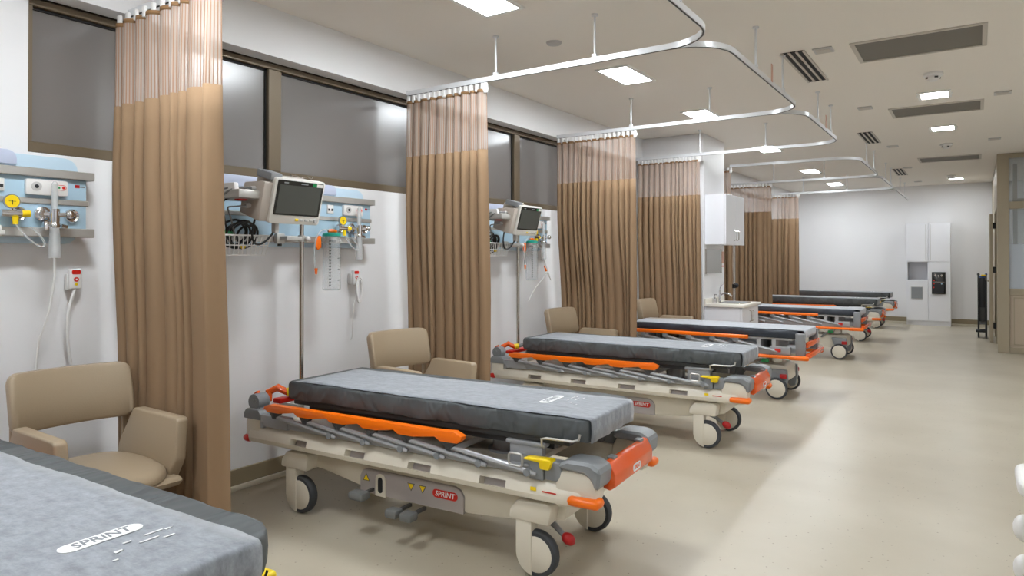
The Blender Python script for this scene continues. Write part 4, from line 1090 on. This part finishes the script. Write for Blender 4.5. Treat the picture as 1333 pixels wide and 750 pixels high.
def suction(ye, label, dy=0.0):
    y = ye-0.42+dy
    t = thing('suction_jar', label, 'suction canister', (0.16, y, 1.6), 0, 'graduated suction jars hung on the panel rails')
    o = (0.16, y, 1.6)
    MB(o).box(0.126, 0.15, y-0.03, y+0.03, 1.555, 1.605, bev=0.004).box(0.14, 0.2, y-0.025, y+0.025, 1.56, 1.58, bev=0.004).build('hook_bracket', M['white_plastic'], t)
    # regulator and gauge
    r = MB(o).cyl((0.1, y+0.07, 1.663), (0.165, y+0.07, 1.663), 0.02, n=14).cyl((0.165, y+0.02, 1.66), (0.165, y+0.1, 1.66), 0.017, n=12).cyl((0.165, y+0.06, 1.66), (0.165, y+0.06, 1.7), 0.008, n=8).build('regulator', M['chrome'], t)
    MB(o).lathe([(0.033, 0), (0.033, 0.016), (0, 0.016)], (0.16, y+0.06, 1.715), 'x', 20).build('gauge_rim', M['steel'], r)
    MB(o).cyl((0.1762, y+0.06, 1.715), (0.1772, y+0.06, 1.715), 0.029, n=20).build('gauge_face', M['yellow'], r)
    MB(o).box(0.1772, 0.1782, y+0.046, y+0.074, 1.714, 1.716).box(0.1772, 0.1782, y+0.058, y+0.062, 1.7, 1.72).build('gauge_needle', M['black'], r, smooth=0)
    MB(o).cyl((0.165, y+0.1, 1.66), (0.165, y+0.135, 1.662), 0.016, n=10).build('yellow_knob', M['yellow'], r)
    MB(o).cyl((0.17, y+0.075, 1.645), (0.17, y+0.075, 1.61), 0.014, 0.011, n=10).build('yellow_outlet', M['yellow'], r)
    # jar
    cx, cy = 0.2, y-0.065
    MB(o).lathe([(0.052, 1.605), (0.058, 1.25), (0.052, 1.235), (0, 1.235)], (cx, cy, 0), 'z', 24).build('canister', M['clear'], t)
    MB(o).tube([(cx+0.0535*math.cos(2*PI*k/24), cy+0.0535*math.sin(2*PI*k/24), 1.238) for k in range(24)], 0.004, n=6, closed=True).build('base_ring', M['clear2'], t)
    for aa in (-2.3, 0.8):
        MB(o).tube([(cx+0.058*math.cos(aa), cy+0.058*math.sin(aa), 1.24), (cx+0.053*math.cos(aa), cy+0.053*math.sin(aa), 1.6)], 0.003, n=6).build('rib', M['clear2'], t)
    MB(o).lathe([(0.0, 1.628), (0.045, 1.626), (0.06, 1.618), (0.063, 1.602), (0.055, 1.6), (0, 1.6)], (cx, cy, 0), 'z', 24).build('lid', M['teal'], t)
    MB(o).tube([(cx, cy-0.03, 1.635), (cx+0.01, cy, 1.64), (cx, cy+0.035, 1.635)], 0.012, n=8).build('orange_port', M['orange'], t)
    g = MB(o)
    for k in range(15):
        z = 1.262+k*0.0215
        a0 = -0.5
        for (aa, l) in ((-0.9, 0.012), (0.55, 0.007)):
            xx, yy = cx+0.0585*math.cos(aa), cy+0.0585*math.sin(aa)
            g.box(xx-0.002, xx+0.002, yy-l/2, yy+l/2, z, z+0.011 if aa < 0 else z+0.003)
    for k in range(4):
        aa = 0.25; xx, yy = cx+0.0585*math.cos(aa), cy+0.0585*math.sin(aa)
        g.box(xx-0.001, xx+0.001, yy-0.01, yy+0.01, 1.3+k*0.075, 1.304+k*0.075)
    g = g.build('scale_marks', M['darkgrey'], t, smooth=0); g['kind'] = 'stuff'
    MB(o).tube(bez((cx, cy-0.02, 1.64), (cx+0.02, cy-0.16, 1.68), (cx, cy-0.17, 1.5), (cx+0.02, cy-0.15, 1.37), 14), 0.0055, n=6).build('suction_hose', M['clear2'], t)
    MB(o).tube(bez((0.175, y+0.075, 1.61), (0.2, y+0.17, 1.45), (0.2, y+0.24, 1.5), (0.185, y+0.13, 1.6), 14), 0.005, n=6).build('clear_hose', M['clear2'], t)
    MB(o).cyl((cx+0.02, cy-0.15, 1.385), (cx+0.02, cy-0.15, 1.345), 0.011, 0.006, n=8).build('orange_tip', M['orange'], t)
    MB(o).prism([(cy-0.115, 1.6), (cy-0.075, 1.605), (cy-0.07, 1.525), (cy-0.1, 1.505), (cy-0.118, 1.53)], 0.17, 0.182, 'x', bev=0.004).build('orange_clip', M['orange'], t)
    return t
suction(PE[0], 'suction jar with yellow gauge cut off by the left edge of the view', -0.02)
suction(PE[1], 'tall graduated suction jar with teal lid beside the large monitor')
suction(PE[2], 'smaller distant suction jar with teal lid under the farther monitor')

# hand-held call units with cords
def handset(o, label, coil):
    x, y, z = o
    t = thing('nurse_call_handset', label, 'call button', o, 0)
    MB(o).box(0.002, 0.04, y-0.034, y+0.034, z-0.055, z+0.03, bev=0.01).build('cradle', M['white_plastic'], t)
    MB(o).box(0.03, 0.062, y-0.029, y+0.029, z-0.05, z+0.055, bev=0.01, seg=3).build('handset', M['white_plastic'], t)
    MB(o).prism(rrect(y-0.02, y+0.02, z+0.026, z+0.048, 0.006), 0.0605, 0.064, 'x').build('red_strip', M['red'], t, smooth=0)
    MB(o).cyl((0.061, y, z+0.0), (0.0655, y, z), 0.012, n=14).build('red_button', M['red'], t)
    MB(o).cyl((0.0655, y, z), (0.0665, y, z), 0.004, n=10).build('button_symbol', M['white_plastic'], t)
    MB(o).cyl((0.061, y, z-0.024), (0.065, y, z-0.024), 0.007, n=10).build('yellow_button', M['yellow'], t)
    if coil:
        p = []
        for k in range(70):
            a = k*0.55; f = k/69
            p.append((0.075+0.008*math.sin(a*1.7), y+0.012+0.03*math.sin(a)*(1-0.3*f), z-0.08+0.085*math.cos(a)-0.02*math.sin(3*f)))
        MB(o).tube(p, 0.006, n=5).build('coiled_cord', M['whitecable'], t)
        MB(o).tube(bez((0.07, y-0.01, z-0.12), (0.06, y-0.06, z-0.3), (0.04, y+0.0, z-0.45), (0.03, y-0.03, 0.85), 16), 0.004, n=5).build('cord', M['whitecable'], t)
    else:
        MB(o).tube(bez((0.05, y, z-0.05), (0.05, y-0.06, z-0.2), (0.04, y-0.03, z-0.35), (0.03, y+0.01, 0.8), 18), 0.0075, n=6).build('cord', M['whitecable'], t)
    return t
handset((0, 1.644, 1.345), 'white nurse call handset with red button on the wall above the nearest armchair', False)
handset((0, 3.545, 1.31), 'white nurse call handset wound in its cord, under the panel by the large monitor', True)
t = thing('oxygen_tube', 'thin clear tube hanging down the wall from the nearest flowmeter', 'tube', (0.16, 1.502, 1.45))
MB((0.16, 1.502, 1.45)).tube([(0.165, 1.502, 1.46), (0.165, 1.502, 1.42), (0.15, 1.51, 1.36), (0.12, 1.5, 1.2), (0.08, 1.47, 1.05), (0.05, 1.46, 0.8)], 0.0055, n=6).build('tube', M['whitecable'], t)
t = thing('hanging_tube', 'looped clear tube with orange tip below the distant suction jar', 'tube', (0.16, 6.0, 1.45))
MB((0.16, 6.0, 1.45)).tube(bez((0.13, 6.02, 1.56), (0.16, 6.15, 1.2), (0.16, 6.25, 1.15), (0.14, 6.12, 1.3), 12)+bez((0.14, 6.12, 1.3), (0.15, 6.0, 1.2), (0.15, 5.9, 1.2), (0.08, 5.86, 1.02), 10)[1:], 0.005, n=5).build('tube', M['whitecable'], t)
MB((0.16, 6.0, 1.45)).cyl((0.15, 6.09, 1.32), (0.15, 6.05, 1.37), 0.012, 0.006, n=8).build('orange_tip', M['orange'], t)

# ------------------------------------------------------------------ patient monitors on wall arms
def monitor(ye, label):
    yc, zc, xc = ye-1.005, 1.785, 0.5
    t = thing('patient_monitor', label, 'monitor', (0, yc, zc), 0, 'patient monitors on wall arms')
    o = (0, yc, zc)
    T = Matrix.Translation((xc, yc, zc)) @ Matrix.Rotation(R(15), 4, 'Y')
    # local: x out of the screen, y width, z height
    MB(o).prism(rrect(-0.18, 0.18, -0.135, 0.135, 0.016), -0.05, 0.0, 'x', bev=0.008, M4=T).build('casing', M['monitor'], t)
    MB(o).prism(rrect(-0.16, 0.16, -0.115, 0.125, 0.02), -0.2, -0.04, 'x', bev=0.02, M4=T).build('rear_housing', M['module'], t)
    MB(o).prism(rrect(-0.163, 0.168, -0.082, 0.124, 0.008), -0.003, 0.0025, 'x', M4=T).build('screen_border', M['screenblack'], t, smooth=0)
    MB(o).box(0.002, 0.0035, -0.147, 0.153, -0.072, 0.098, M4=T).build('screen', M['screen'], t, smooth=0)
    MB(o).box(0.002, 0.0036, -0.12, -0.09, 0.107, 0.114, M4=T).box(0.002, 0.0036, 0.0, 0.05, 0.107, 0.113, M4=T).build('maker_mark', M['grey'], t, smooth=0)
    MB(o).box(0.002, 0.0038, 0.085, 0.115, 0.1, 0.119, M4=T).build('green_label', M['green'], t, smooth=0)
    MB(o).box(0.002, 0.0038, 0.117, 0.165, 0.1, 0.119, M4=T).build('white_label', M['monitor'], t, smooth=0)
    for y, mm in ((0.01, 'yellow'), (0.045, 'lightgrey'), (0.08, 'lightgrey'), (0.115, 'lightgrey')):
        MB(o).box(0.0, 0.005, y-0.011, y+0.011, -0.114, -0.1, bev=0.002, M4=T).build('key', M[mm], t)
    MB(o).lathe([(0.017, -0.002), (0.017, 0.016), (0, 0.016)], (0, -0.12, -0.108), 'x', 14)
    k = MB(o).lathe([(0.013, 0), (0.012, 0.014), (0, 0.014)], (0, 0.148, -0.107), 'x', 14)
    bmesh.ops.transform(k.bm, matrix=T, verts=k.bm.verts[:]); k.build('rotary_knob', M['lightgrey'], t)
    # side module with lead sockets
    sm = MB(o).prism([(-0.21, -0.12), (-0.21, 0.06), (-0.05, 0.1), (-0.02, 0.1), (-0.02, -0.13), (-0.06, -0.13)], -0.235, -0.165, 'y', bev=0.008, M4=T).build('lead_module', M['module'], t)
    for x, z in ((-0.15, 0.03), (-0.1, 0.045), (-0.15, -0.02), (-0.1, -0.01), (-0.12, -0.06)):
        p = T @ Vector((x, -0.235, z)); q = T @ Vector((x, -0.262, z-0.004))
        MB(o).cyl(p, q, 0.014, n=10).build('lead_plug', M['lightgrey'], sm)
    MB(o).box(-0.16, -0.02, -0.2, -0.12, 0.11, 0.155, bev=0.01, M4=T).build('handle_block', M['grey'], t)
    # wall arm: bracket plate, channel, neck
    MB(o).prism([(0.127, 1.88), (0.4, 1.88), (0.41, 1.83), (0.2, 1.80), (0.16, 1.62), (0.127, 1.6)], yc-0.36, yc-0.33, 'y', bev=0.006).build('wall_bracket', M['white_plastic'], t)
    MB(o).box(0.2, 0.46, yc-0.37, yc-0.02, 1.79, 1.84, bev=0.012).cyl((0.32, yc-0.05, 1.74), (0.32, yc-0.05, 1.86), 0.03, n=14).build('arm', M['alu'], t)
    # leads
    b = (0.28, yc-0.34, 1.56)
    for i, (x, z) in enumerate(((-0.15, 0.03), (-0.1, 0.045), (-0.15, -0.02), (-0.12, -0.06))):
        p = T @ Vector((x, -0.262, z))
        MB(o).tube(bez(p, p+Vector((-0.02, -0.16, 0.02-0.02*i)), (b[0], b[1]-0.12+0.05*i, b[2]+0.25), (b[0]-0.03+0.02*i, b[1]-0.04+0.03*i, b[2]), 16), 0.006 if i < 2 else 0.005, n=6).build('lead', M['cable'] if i == 2 else M['greycable'], t)
    p = T @ Vector((-0.14, -0.262, -0.01))
    MB(o).box(p.x-0.02, p.x+0.03, p.y-0.06, p.y+0.0, p.z-0.03, p.z+0.03, bev=0.008).build('red_tag', M['red'], t)
    q = T @ Vector((-0.1, -0.2, -0.13))
    MB(o).tube(bez(q, q+Vector((0, -0.06, -0.16)), (0.4, yc-0.2, 1.47), (0.42, yc-0.1, 1.62), 16), 0.0065, n=6).build('black_lead', M['cable'], t)
    MB(o).box(0.4, 0.44, yc-0.115, yc-0.085, 1.6, 1.67, bev=0.008).build('lead_connector', M['lightgrey'], t)
    return t
monitor(PE[1], 'large white patient monitor on a wall arm, screen dark, in the second bay')
monitor(PE[2], 'smaller distant white patient monitor in the third bay')

def basket(ye, label):
    y0, y1 = ye-1.38, ye-1.08
    x0, x1, z0, z1 = 0.14, 0.34, 1.47, 1.585
    t = thing('wire_basket', label, 'basket', (x0, (y0+y1)/2, z0), 0, 'white wire baskets on the panel rails')
    o = (x0, (y0+y1)/2, z0)
    MB(o).tube([(x0, y0, z1), (x1, y0, z1), (x1, y1, z1), (x0, y1, z1)], 0.005, n=6, closed=True).build('rim', M['white_plastic'], t)
    d = 0.02
    MB(o).tube([(x0, y0+d, z0), (x1-d, y0+d, z0), (x1-d, y1-d, z0), (x0, y1-d, z0)], 0.004, n=6, closed=True).tube([(x0, y0+d/2, (z0+z1)/2), (x1-d/2, y0+d/2, (z0+z1)/2), (x1-d/2, y1-d/2, (z0+z1)/2), (x0, y1-d/2, (z0+z1)/2)], 0.0035, n=6, closed=True).build('hoop', M['white_plastic'], t)
    n = 10
    for k in range(n+1):
        f = k/n
        MB(o).tube([(x1, y0+(y1-y0)*f, z1), (x1-d, y0+d+(y1-y0-2*d)*f, z0), (x0, y0+d+(y1-y0-2*d)*f, z0), (x0, y0+(y1-y0)*f, z1)], 0.003, n=5).build('wire', M['white_plastic'], t)
    for k in range(1, 5):
        f = k/5
        for (ya, yb) in ((y0, y0+d), (y1, y1-d)):
            MB(o).tube([(x0+(x1-x0)*f, ya, z1), (x0+(x1-d-x0)*f, yb, z0)], 0.003, n=5).build('wire', M['white_plastic'], t)
    MB(o).box(0.126, 0.142, (y0+y1)/2-0.04, (y0+y1)/2+0.04, 1.55, 1.605, bev=0.004).build('rail_hook', M['white_plastic'], t)
    # coiled leads lying in it
    c = thing('coiled_leads', 'bundle of black monitor leads lying in the wire basket of the '+('second' if ye < 5 else 'third')+' bay', 'cable', (0.24, (y0+y1)/2, z0+0.01), 0, 'bundled monitor leads')
    oc = (0.24, (y0+y1)/2, z0+0.01)
    rnd = random.Random(int(ye*10))
    for i in range(6):
        cy, cz = (y0+y1)/2+rnd.uniform(-0.06, 0.10), z0+0.1+rnd.uniform(0, 0.03)
        rr = rnd.uniform(0.055, 0.085); tilt = rnd.uniform(-0.5, 0.5); cx = 0.2+0.02*i
        p = []
        for k in range(26):
            a = 2*PI*k/20
            p.append((cx+0.03*math.sin(a+tilt)+0.004*k/26, cy+rr*math.cos(a), cz+rr*0.95*math.sin(a)))
        MB(oc).tube(p, 0.0065, n=6).build('lead', M['cable'], c)
    g = MB(oc).sphere((0.27, y0+0.06, z1+0.01), 0.03, (1, 1.2, 0.8), n=10).build('green_connector', M['green'], c)
    MB(oc).sphere((0.29, y0+0.15, z0+0.05), 0.014, (1, 1.2, 1), n=8).build('yellow_connector', M['yellow'], c)
    return t
basket(PE[1], 'white wire basket full of cables, left of the large monitor')
basket(PE[2], 'white wire basket under the smaller distant monitor')

def iv_pole(ye, label):
    y, x = ye-0.745, 0.21
    t = thing('infusion_pole', label, 'pole', (x, y, 0), 0, 'steel infusion poles clamped to the panel rails')
    o = (x, y, 0)
    MB(o).cyl((x, y, 0.46), (x, y, 1.7), 0.0145, n=14).cyl((x, y, 1.7), (x, y, 1.98), 0.009, n=10).build('tube', M['steel'], t)
    MB(o).box(0.1265, x+0.02, y-0.13, y+0.02, 1.566, 1.593, bev=0.004).cyl((x, y, 1.56), (x, y, 1.6), 0.024, n=14).box(0.127, 0.16, y-0.15, y-0.09, 1.545, 1.61, bev=0.004).build('rail_clamp', M['alu'], t)
    MB(o).sphere((x+0.035, y+0.02, 1.578), 0.019, n=12).build('clamp_ball', M['white_plastic'], t)
    MB(o).cyl((0.145, y-0.12, 1.53), (0.145, y-0.12, 1.55), 0.014, n=10).build('clamp_screw', M['black'], t)
    MB(o).box(0.0, x, y-0.012, y+0.012, 0.475, 0.5).cyl((x, y, 0.455), (x, y, 0.52), 0.02, n=12).build('lower_holder', M['alu'], t)
    for s in (-1, 1):
        MB(o).tube([(x, y, 1.97), (x, y+s*0.05, 1.985), (x, y+s*0.08, 1.975), (x, y+s*0.09, 1.99)], 0.005, n=6).build('hook', M['steel'], t)
    return t
iv_pole(PE[1], 'steel infusion pole below the large monitor')
iv_pole(PE[2], 'steel infusion pole below the smaller distant monitor')

def wall_socket(y, z, label):
    t = thing('wall_socket', label, 'socket', (0, y, z))
    o = (0, y, z)
    MB(o).box(0.001, 0.012, y-0.045, y+0.045, z-0.045, z+0.045, bev=0.005).build('plate', M['white_plastic'], t)
    MB(o).lathe([(0.026, 0), (0.026, 0.004), (0.021, 0.004), (0.02, -0.001), (0, -0.001)], (0.0125, y, z), 'x', 18).build('well', M['lightgrey'], t)
    for s in (-1, 1): MB(o).cyl((0.012, y+s*0.009, z), (0.0135, y+s*0.009, z), 0.004, n=8).build('pin_hole', M['black'], t)
wall_socket(5.33, 0.445, 'white power socket on the wall beside the second curtain')

# ------------------------------------------------------------------ sink corner at the pillar
def arch_handle(o, x, y, z0, z1, parent, axis='x'):
    MB(o).tube([(x, y, z0), (x+0.03, y, z0+0.012), (x+0.03, y, z1-0.012), (x, y, z1)], 0.006, n=8).build('handle', M['steel'], parent)
X0 = PX+0.001
o = (PX+0.14, 9.1, 1.625)
t = thing('wall_cupboard', 'white hanging cupboard on the pillar above the sink', 'cupboard', o)
MB(o).box(X0, 1.205, 8.69, 9.52, 1.625, 2.265, bev=0.003, seg=1).build('body', M['white'], t)
for a, b, hy in ((8.69, 9.102, 9.06), (9.108, 9.52, 9.15)):
    d = MB(o).box(1.207, 1.225, a, b, 1.622, 2.268, bev=0.003, seg=1).build('door', M['white'], t)
    arch_handle(o, 1.225, hy, 1.68, 1.81, d)
o = (1.2, 9.05, 0)
bx1 = 1.43
t = thing('sink_cabinet', 'white base cabinet with sink counter beside the pillar', 'cabinet', o)
MB(o).box(X0, bx1-0.02, 8.67, 9.42, 0.08, 0.83, bev=0.003, seg=1).build('body', M['white'], t)
MB(o).box(X0, bx1-0.06, 8.7, 9.4, 0.0, 0.08).build('plinth', M['lightgrey'], t, smooth=0)
for a, b, hy in ((8.67, 9.042, 9.0), (9.048, 9.42, 9.09)):
    d = MB(o).box(bx1-0.018, bx1, a, b, 0.085, 0.828, bev=0.003, seg=1).build('door', M['white'], t)
    arch_handle(o, bx1, hy, 0.64, 0.78, d)
ct = MB(o).box(X0, bx1+0.03, 8.65, 9.45, 0.831, 0.868, bev=0.004).box(X0, X0+0.02, 8.65, 9.45, 0.868, 0.93, bev=0.003).build('worktop', M['counter'], t)
MB(o).prism(rrect(1.06, bx1-0.04, 8.85, 9.27, 0.06), 0.868, 0.876, 'z', bev=0.003).build('basin_rim', M['steel'], ct)
MB(o).prism(rrect(1.08, bx1-0.06, 8.87, 9.25, 0.05), 0.8762, 0.8768, 'z').build('basin_bowl', M['grey'], ct, smooth=0)
o = (1.02, 9.02, 0.876)
t = thing('chrome_tap', 'chrome basin tap on the sink counter', 'tap', o)
MB(o).cyl((1.03, 9.05, 0.872), (1.03, 9.05, 0.96), 0.02, n=12).tube(bez((1.03, 9.05, 0.94), (1.06, 9.05, 1.01), (1.16, 9.05, 1.0), (1.19, 9.05, 0.95), 10), 0.011, n=8).build('spout', M['chrome'], t)
MB(o).tube([(1.03, 9.05, 0.955), (1.03, 9.05, 1.02), (1.05, 9.05, 1.09), (1.08, 9.05, 1.12)], [0.012, 0.012, 0.01, 0.012], n=8).build('lever', M['chrome'], t)
o = (1.03, 8.83, 0.868)
t = thing('soap_bottle', 'small chrome soap dispenser beside the tap', 'dispenser', o)
MB(o).lathe([(0, 0.869), (0.028, 0.869), (0.028, 0.93), (0.012, 0.94), (0.012, 0.955), (0, 0.955)], (1.03, 8.83, 0), 'z', 14).build('bottle', M['chrome'], t)
MB(o).cyl((1.03, 8.83, 0.955), (1.03, 8.83, 0.975), 0.006, n=8).box(1.025, 1.065, 8.824, 8.836, 0.972, 0.98).build('pump', M['darkgrey'], t)
o = (PX, 8.95, 1.4)
t = thing('wall_mirror', 'small mirror on the pillar above the tap', 'mirror', o)
MB(o).box(X0, X0+0.012, 8.7, 9.32, 1.255, 1.56).build('glass', M['mirror'], t, smooth=0)
MB(o).box(X0, X0+0.016, 8.685, 8.7, 1.245, 1.57).box(X0, X0+0.016, 9.32, 9.335, 1.245, 1.57).build('edge', M['steel'], t, smooth=0)
o = (PX, 9.42, 1.4)
t = thing('notice_sheet', 'small white notice sheet right of the mirror on the pillar', 'notice', o)
MB(o).box(X0, X0+0.003, 9.36, 9.49, 1.3, 1.56).build('paper', M['white_plastic'], t, smooth=0)
MB(o).box(X0+0.003, X0+0.004, 9.37, 9.48, 1.33, 1.345).build('red_band', M['red'], t, smooth=0)
MB(o).box(X0+0.003, X0+0.004, 9.37, 9.48, 1.38, 1.54).build('picture_area', M['tag'], t, smooth=0)
# pole with black knob standing behind the sink
o = (0.83, 10.4, 0)
t = thing('infusion_stand', 'steel pole with a black knob behind the sink cabinet', 'pole', o)
MB(o).cyl((0.83, 10.4, 0.1), (0.83, 10.4, 1.75), 0.02, n=12).build('tube', M['steel'], t)
MB(o).cyl((0.83, 10.4, 1.0), (0.83, 10.4, 1.06), 0.03, n=12).sphere((0.87, 10.37, 1.04), 0.036, n=12).build('knob', M['black'], t)
for k in range(5):
    a = 2*PI*k/5
    MB(o).tube([(0.83, 10.4, 0.11), (0.83+0.2*math.cos(a), 10.4+0.2*math.sin(a), 0.075)], 0.014, n=6).cyl((0.83+0.2*math.cos(a)-0.012, 10.4+0.2*math.sin(a), 0.035), (0.83+0.2*math.cos(a)+0.012, 10.4+0.2*math.sin(a), 0.035), 0.035, n=12).build('foot', M['grey'], t)

# ------------------------------------------------------------------ tall cupboard on the far wall
fx0, fx1, fy0, fy1 = 2.578, 3.39, 17.2, YF-0.001
o = ((fx0+fx1)/2, 17.4, 0)
t = thing('tall_cupboard', 'tall white cupboard with open niche on the far wall', 'cupboard', o)
xm = 2.985
c = MB(o)
c.box(fx0, fx0+0.02, fy0+0.02, fy1, 0.0, 2.2).box(fx1-0.02, fx1, fy0+0.02, fy1, 0, 2.2).box(xm-0.01, xm+0.01, fy0+0.02, fy1, 0.0, 2.2)
c.box(fx0, fx1, fy0+0.02, fy1, 2.18, 2.2).box(fx0, fx1, fy1-0.02, fy1, 0, 2.2).box(fx0, xm, fy0+0.02, fy1, 0.955, 0.975).box(fx0, xm, fy0+0.02, fy1, 1.355, 1.375)
c.box(fx0, fx1, fy0+0.03, fy1, 0.0, 0.1)
c.build('body', M['white'], t, smooth=0)
MB(o).box(fx0, xm-0.003, fy0, fy0+0.018, 1.37, 2.2, bev=0.003, seg=1).build('door', M['white'], t)
MB(o).box(xm+0.003, fx1, fy0, fy0+0.018, 1.37, 2.2, bev=0.003, seg=1).build('door', M['white'], t)
for d_x in (xm-0.05, xm+0.035):
    MB(o).box(d_x, d_x+0.012, fy0-0.003, fy0, 1.4, 2.17).build('edge_pull', M['lightgrey'], t, smooth=0)
MB(o).box(xm+0.003, fx1, fy0, fy0+0.018, 0.1, 1.364, bev=0.003, seg=1).build('door', M['white'], t)
MB(o).box(fx0, xm-0.003, fy0, fy0+0.018, 0.1, 0.965, bev=0.003, seg=1).build('door', M['white'], t)
MB(o).box(2.66, 2.885, fy0-0.008, fy0, 0.565, 0.83).build('bin_flap_frame', M['lightgrey'], t, smooth=0)
MB(o).box(2.672, 2.873, fy0-0.012, fy0-0.007, 0.577, 0.818).build('bin_flap', M['grey'], t, smooth=0)
o = (3.175, fy0, 0.68)
t = thing('water_dispenser', 'black built-in water dispenser in the tall white cupboard', 'water dispenser', o)
MB(o).box(3.05, 3.3, fy0-0.03, fy0-0.001, 0.68, 1.15, bev=0.004).build('front', M['screenblack'], t)
MB(o).box(3.07, 3.28, fy0-0.034, fy0-0.029, 0.935, 0.942).build('trim_line', M['steel'], t, smooth=0)
MB(o).box(3.08, 3.27, fy0-0.032, fy0-0.029, 0.70, 0.9).build('tray_recess', M['black'], t, smooth=0)
for x, z in ((3.12, 1.08), (3.175, 1.07), (3.23, 1.08)):
    MB(o).cyl((x, fy0-0.03, z), (x, fy0-0.06, z), 0.018, n=12).cyl((x, fy0-0.055, z), (x, fy0-0.055, z-0.035), 0.009, n=8).build('tap', M['steel'], t)
for x, z, mm in ((3.09, 0.97, 'red'), (3.09, 0.9, 'red'), (3.23, 0.9, 'blue'), (3.085, 0.82, 'red')):
    MB(o).cyl((x, fy0-0.034, z), (x, fy0-0.03, z), 0.014, n=12).build('indicator', M[mm], t)

# ------------------------------------------------------------------ folded transfer chair against the partition
o = (3.93, 15.35, 0)
t = thing('folded_transport_chair', 'folded dark blue and grey transport chair by the open door', 'wheelchair', o)
for x in (3.87, 3.985):
    MB(o).tube([(x, 15.05, 0.18), (x, 15.05, 1.08), (x, 15.12, 1.15), (x, 15.28, 1.15)], 0.014, n=8).tube([(x, 15.6, 0.12), (x, 15.6, 0.8), (x, 15.05, 0.85)], 0.013, n=8).tube([(x, 15.05, 0.35), (x, 15.65, 0.3)], 0.012, n=8).build('side_frame', M['black'], t)
    MB(o).sphere((x, 15.26, 1.15), 0.024, (1, 2.2, 1), n=10).build('grip', M['bluecloth'] if x > 3.9 else M['black'], t)
    for y, r in ((15.12, 0.12), (15.58, 0.1)):
        w_ = MB(o).lathe([(r-0.025, -0.014), (r, -0.012), (r, 0.012), (r-0.025, 0.014), (r-0.025, -0.014)], (x, y, r), 'x', 20).build('wheel', M['black'], t)
        MB(o).lathe([(0, -0.01), (r-0.025, -0.008), (r-0.025, 0.008), (0, 0.01)], (x, y, r), 'x', 20).build('hub', M['grey'], w_)
MB(o).box(3.885, 3.97, 15.06, 15.1, 0.55, 1.1, bev=0.01).build('back_cloth', M['black'], t)
MB(o).box(3.9, 3.955, 15.12, 15.58, 0.42, 0.85, bev=0.015).build('seat_cloth', M['darkgrey'], t)
MB(o).box(3.862, 3.995, 15.16, 15.56, 0.24, 0.8, bev=0.02).build('side_panel', M['grey'], t)
MB(o).box(3.875, 3.98, 15.07, 15.16, 0.3, 1.05, bev=0.015).build('folded_cushion', M['darkgrey'], t)
MB(o).box(3.885, 3.97, 15.05, 15.14, 1.09, 1.13, bev=0.01).build('blue_strap', M['bluecloth'], t)
MB(o).box(3.91, 3.98, 15.02, 15.07, 1.12, 1.15, bev=0.008).build('yellow_tag', M['yellow'], t)
MB(o).box(3.83, 3.98, 14.98, 15.25, 0.11, 0.15, bev=0.01).build('footplate', M['black'], t)

# ------------------------------------------------------------------ clear trolley cut off by the right edge
cx, cy = 4.105, 2.6
o = (cx, cy, 0)
t = thing('clear_supply_trolley', 'clear plastic trolley with white rim and knobs cut off at the lower right edge', 'trolley', o)
MB(o).box(cx-0.13, cx+0.17, cy-0.13, cy+0.13, 0.1, 0.76, bev=0.03, seg=3).build('clear_body', M['clear'], t)
MB(o).prism(rrect(cx-0.165, cx+0.2, cy-0.16, cy+0.16, 0.07), 0.76, 0.8, 'z', bev=0.014, seg=3).build('top_rim', M['white_plastic'], t)
for z in (0.65, 0.53, 0.41):
    MB(o).sphere((cx-0.145, cy-0.05, z), 0.034, (0.9, 1, 1.2), n=14).build('knob', M['white_plastic'], t)
for z in (0.2, 0.34, 0.46, 0.58):
    MB(o).box(cx-0.11, cx+0.15, cy-0.11, cy+0.11, z, z+0.02, bev=0.004).build('shelf', M['white_plastic'], t)
for sx in (-0.1, 0.14):
    for sy in (-0.1, 0.1):
        MB(o).cyl((cx+sx, cy+sy, 0.06), (cx+sx, cy+sy, 0.1), 0.012, n=8).lathe([(0, -0.012), (0.035, -0.012), (0.035, 0.012), (0, 0.012)], (cx+sx, cy+sy, 0.035), 'y', 14).build('castor', M['grey'], t)
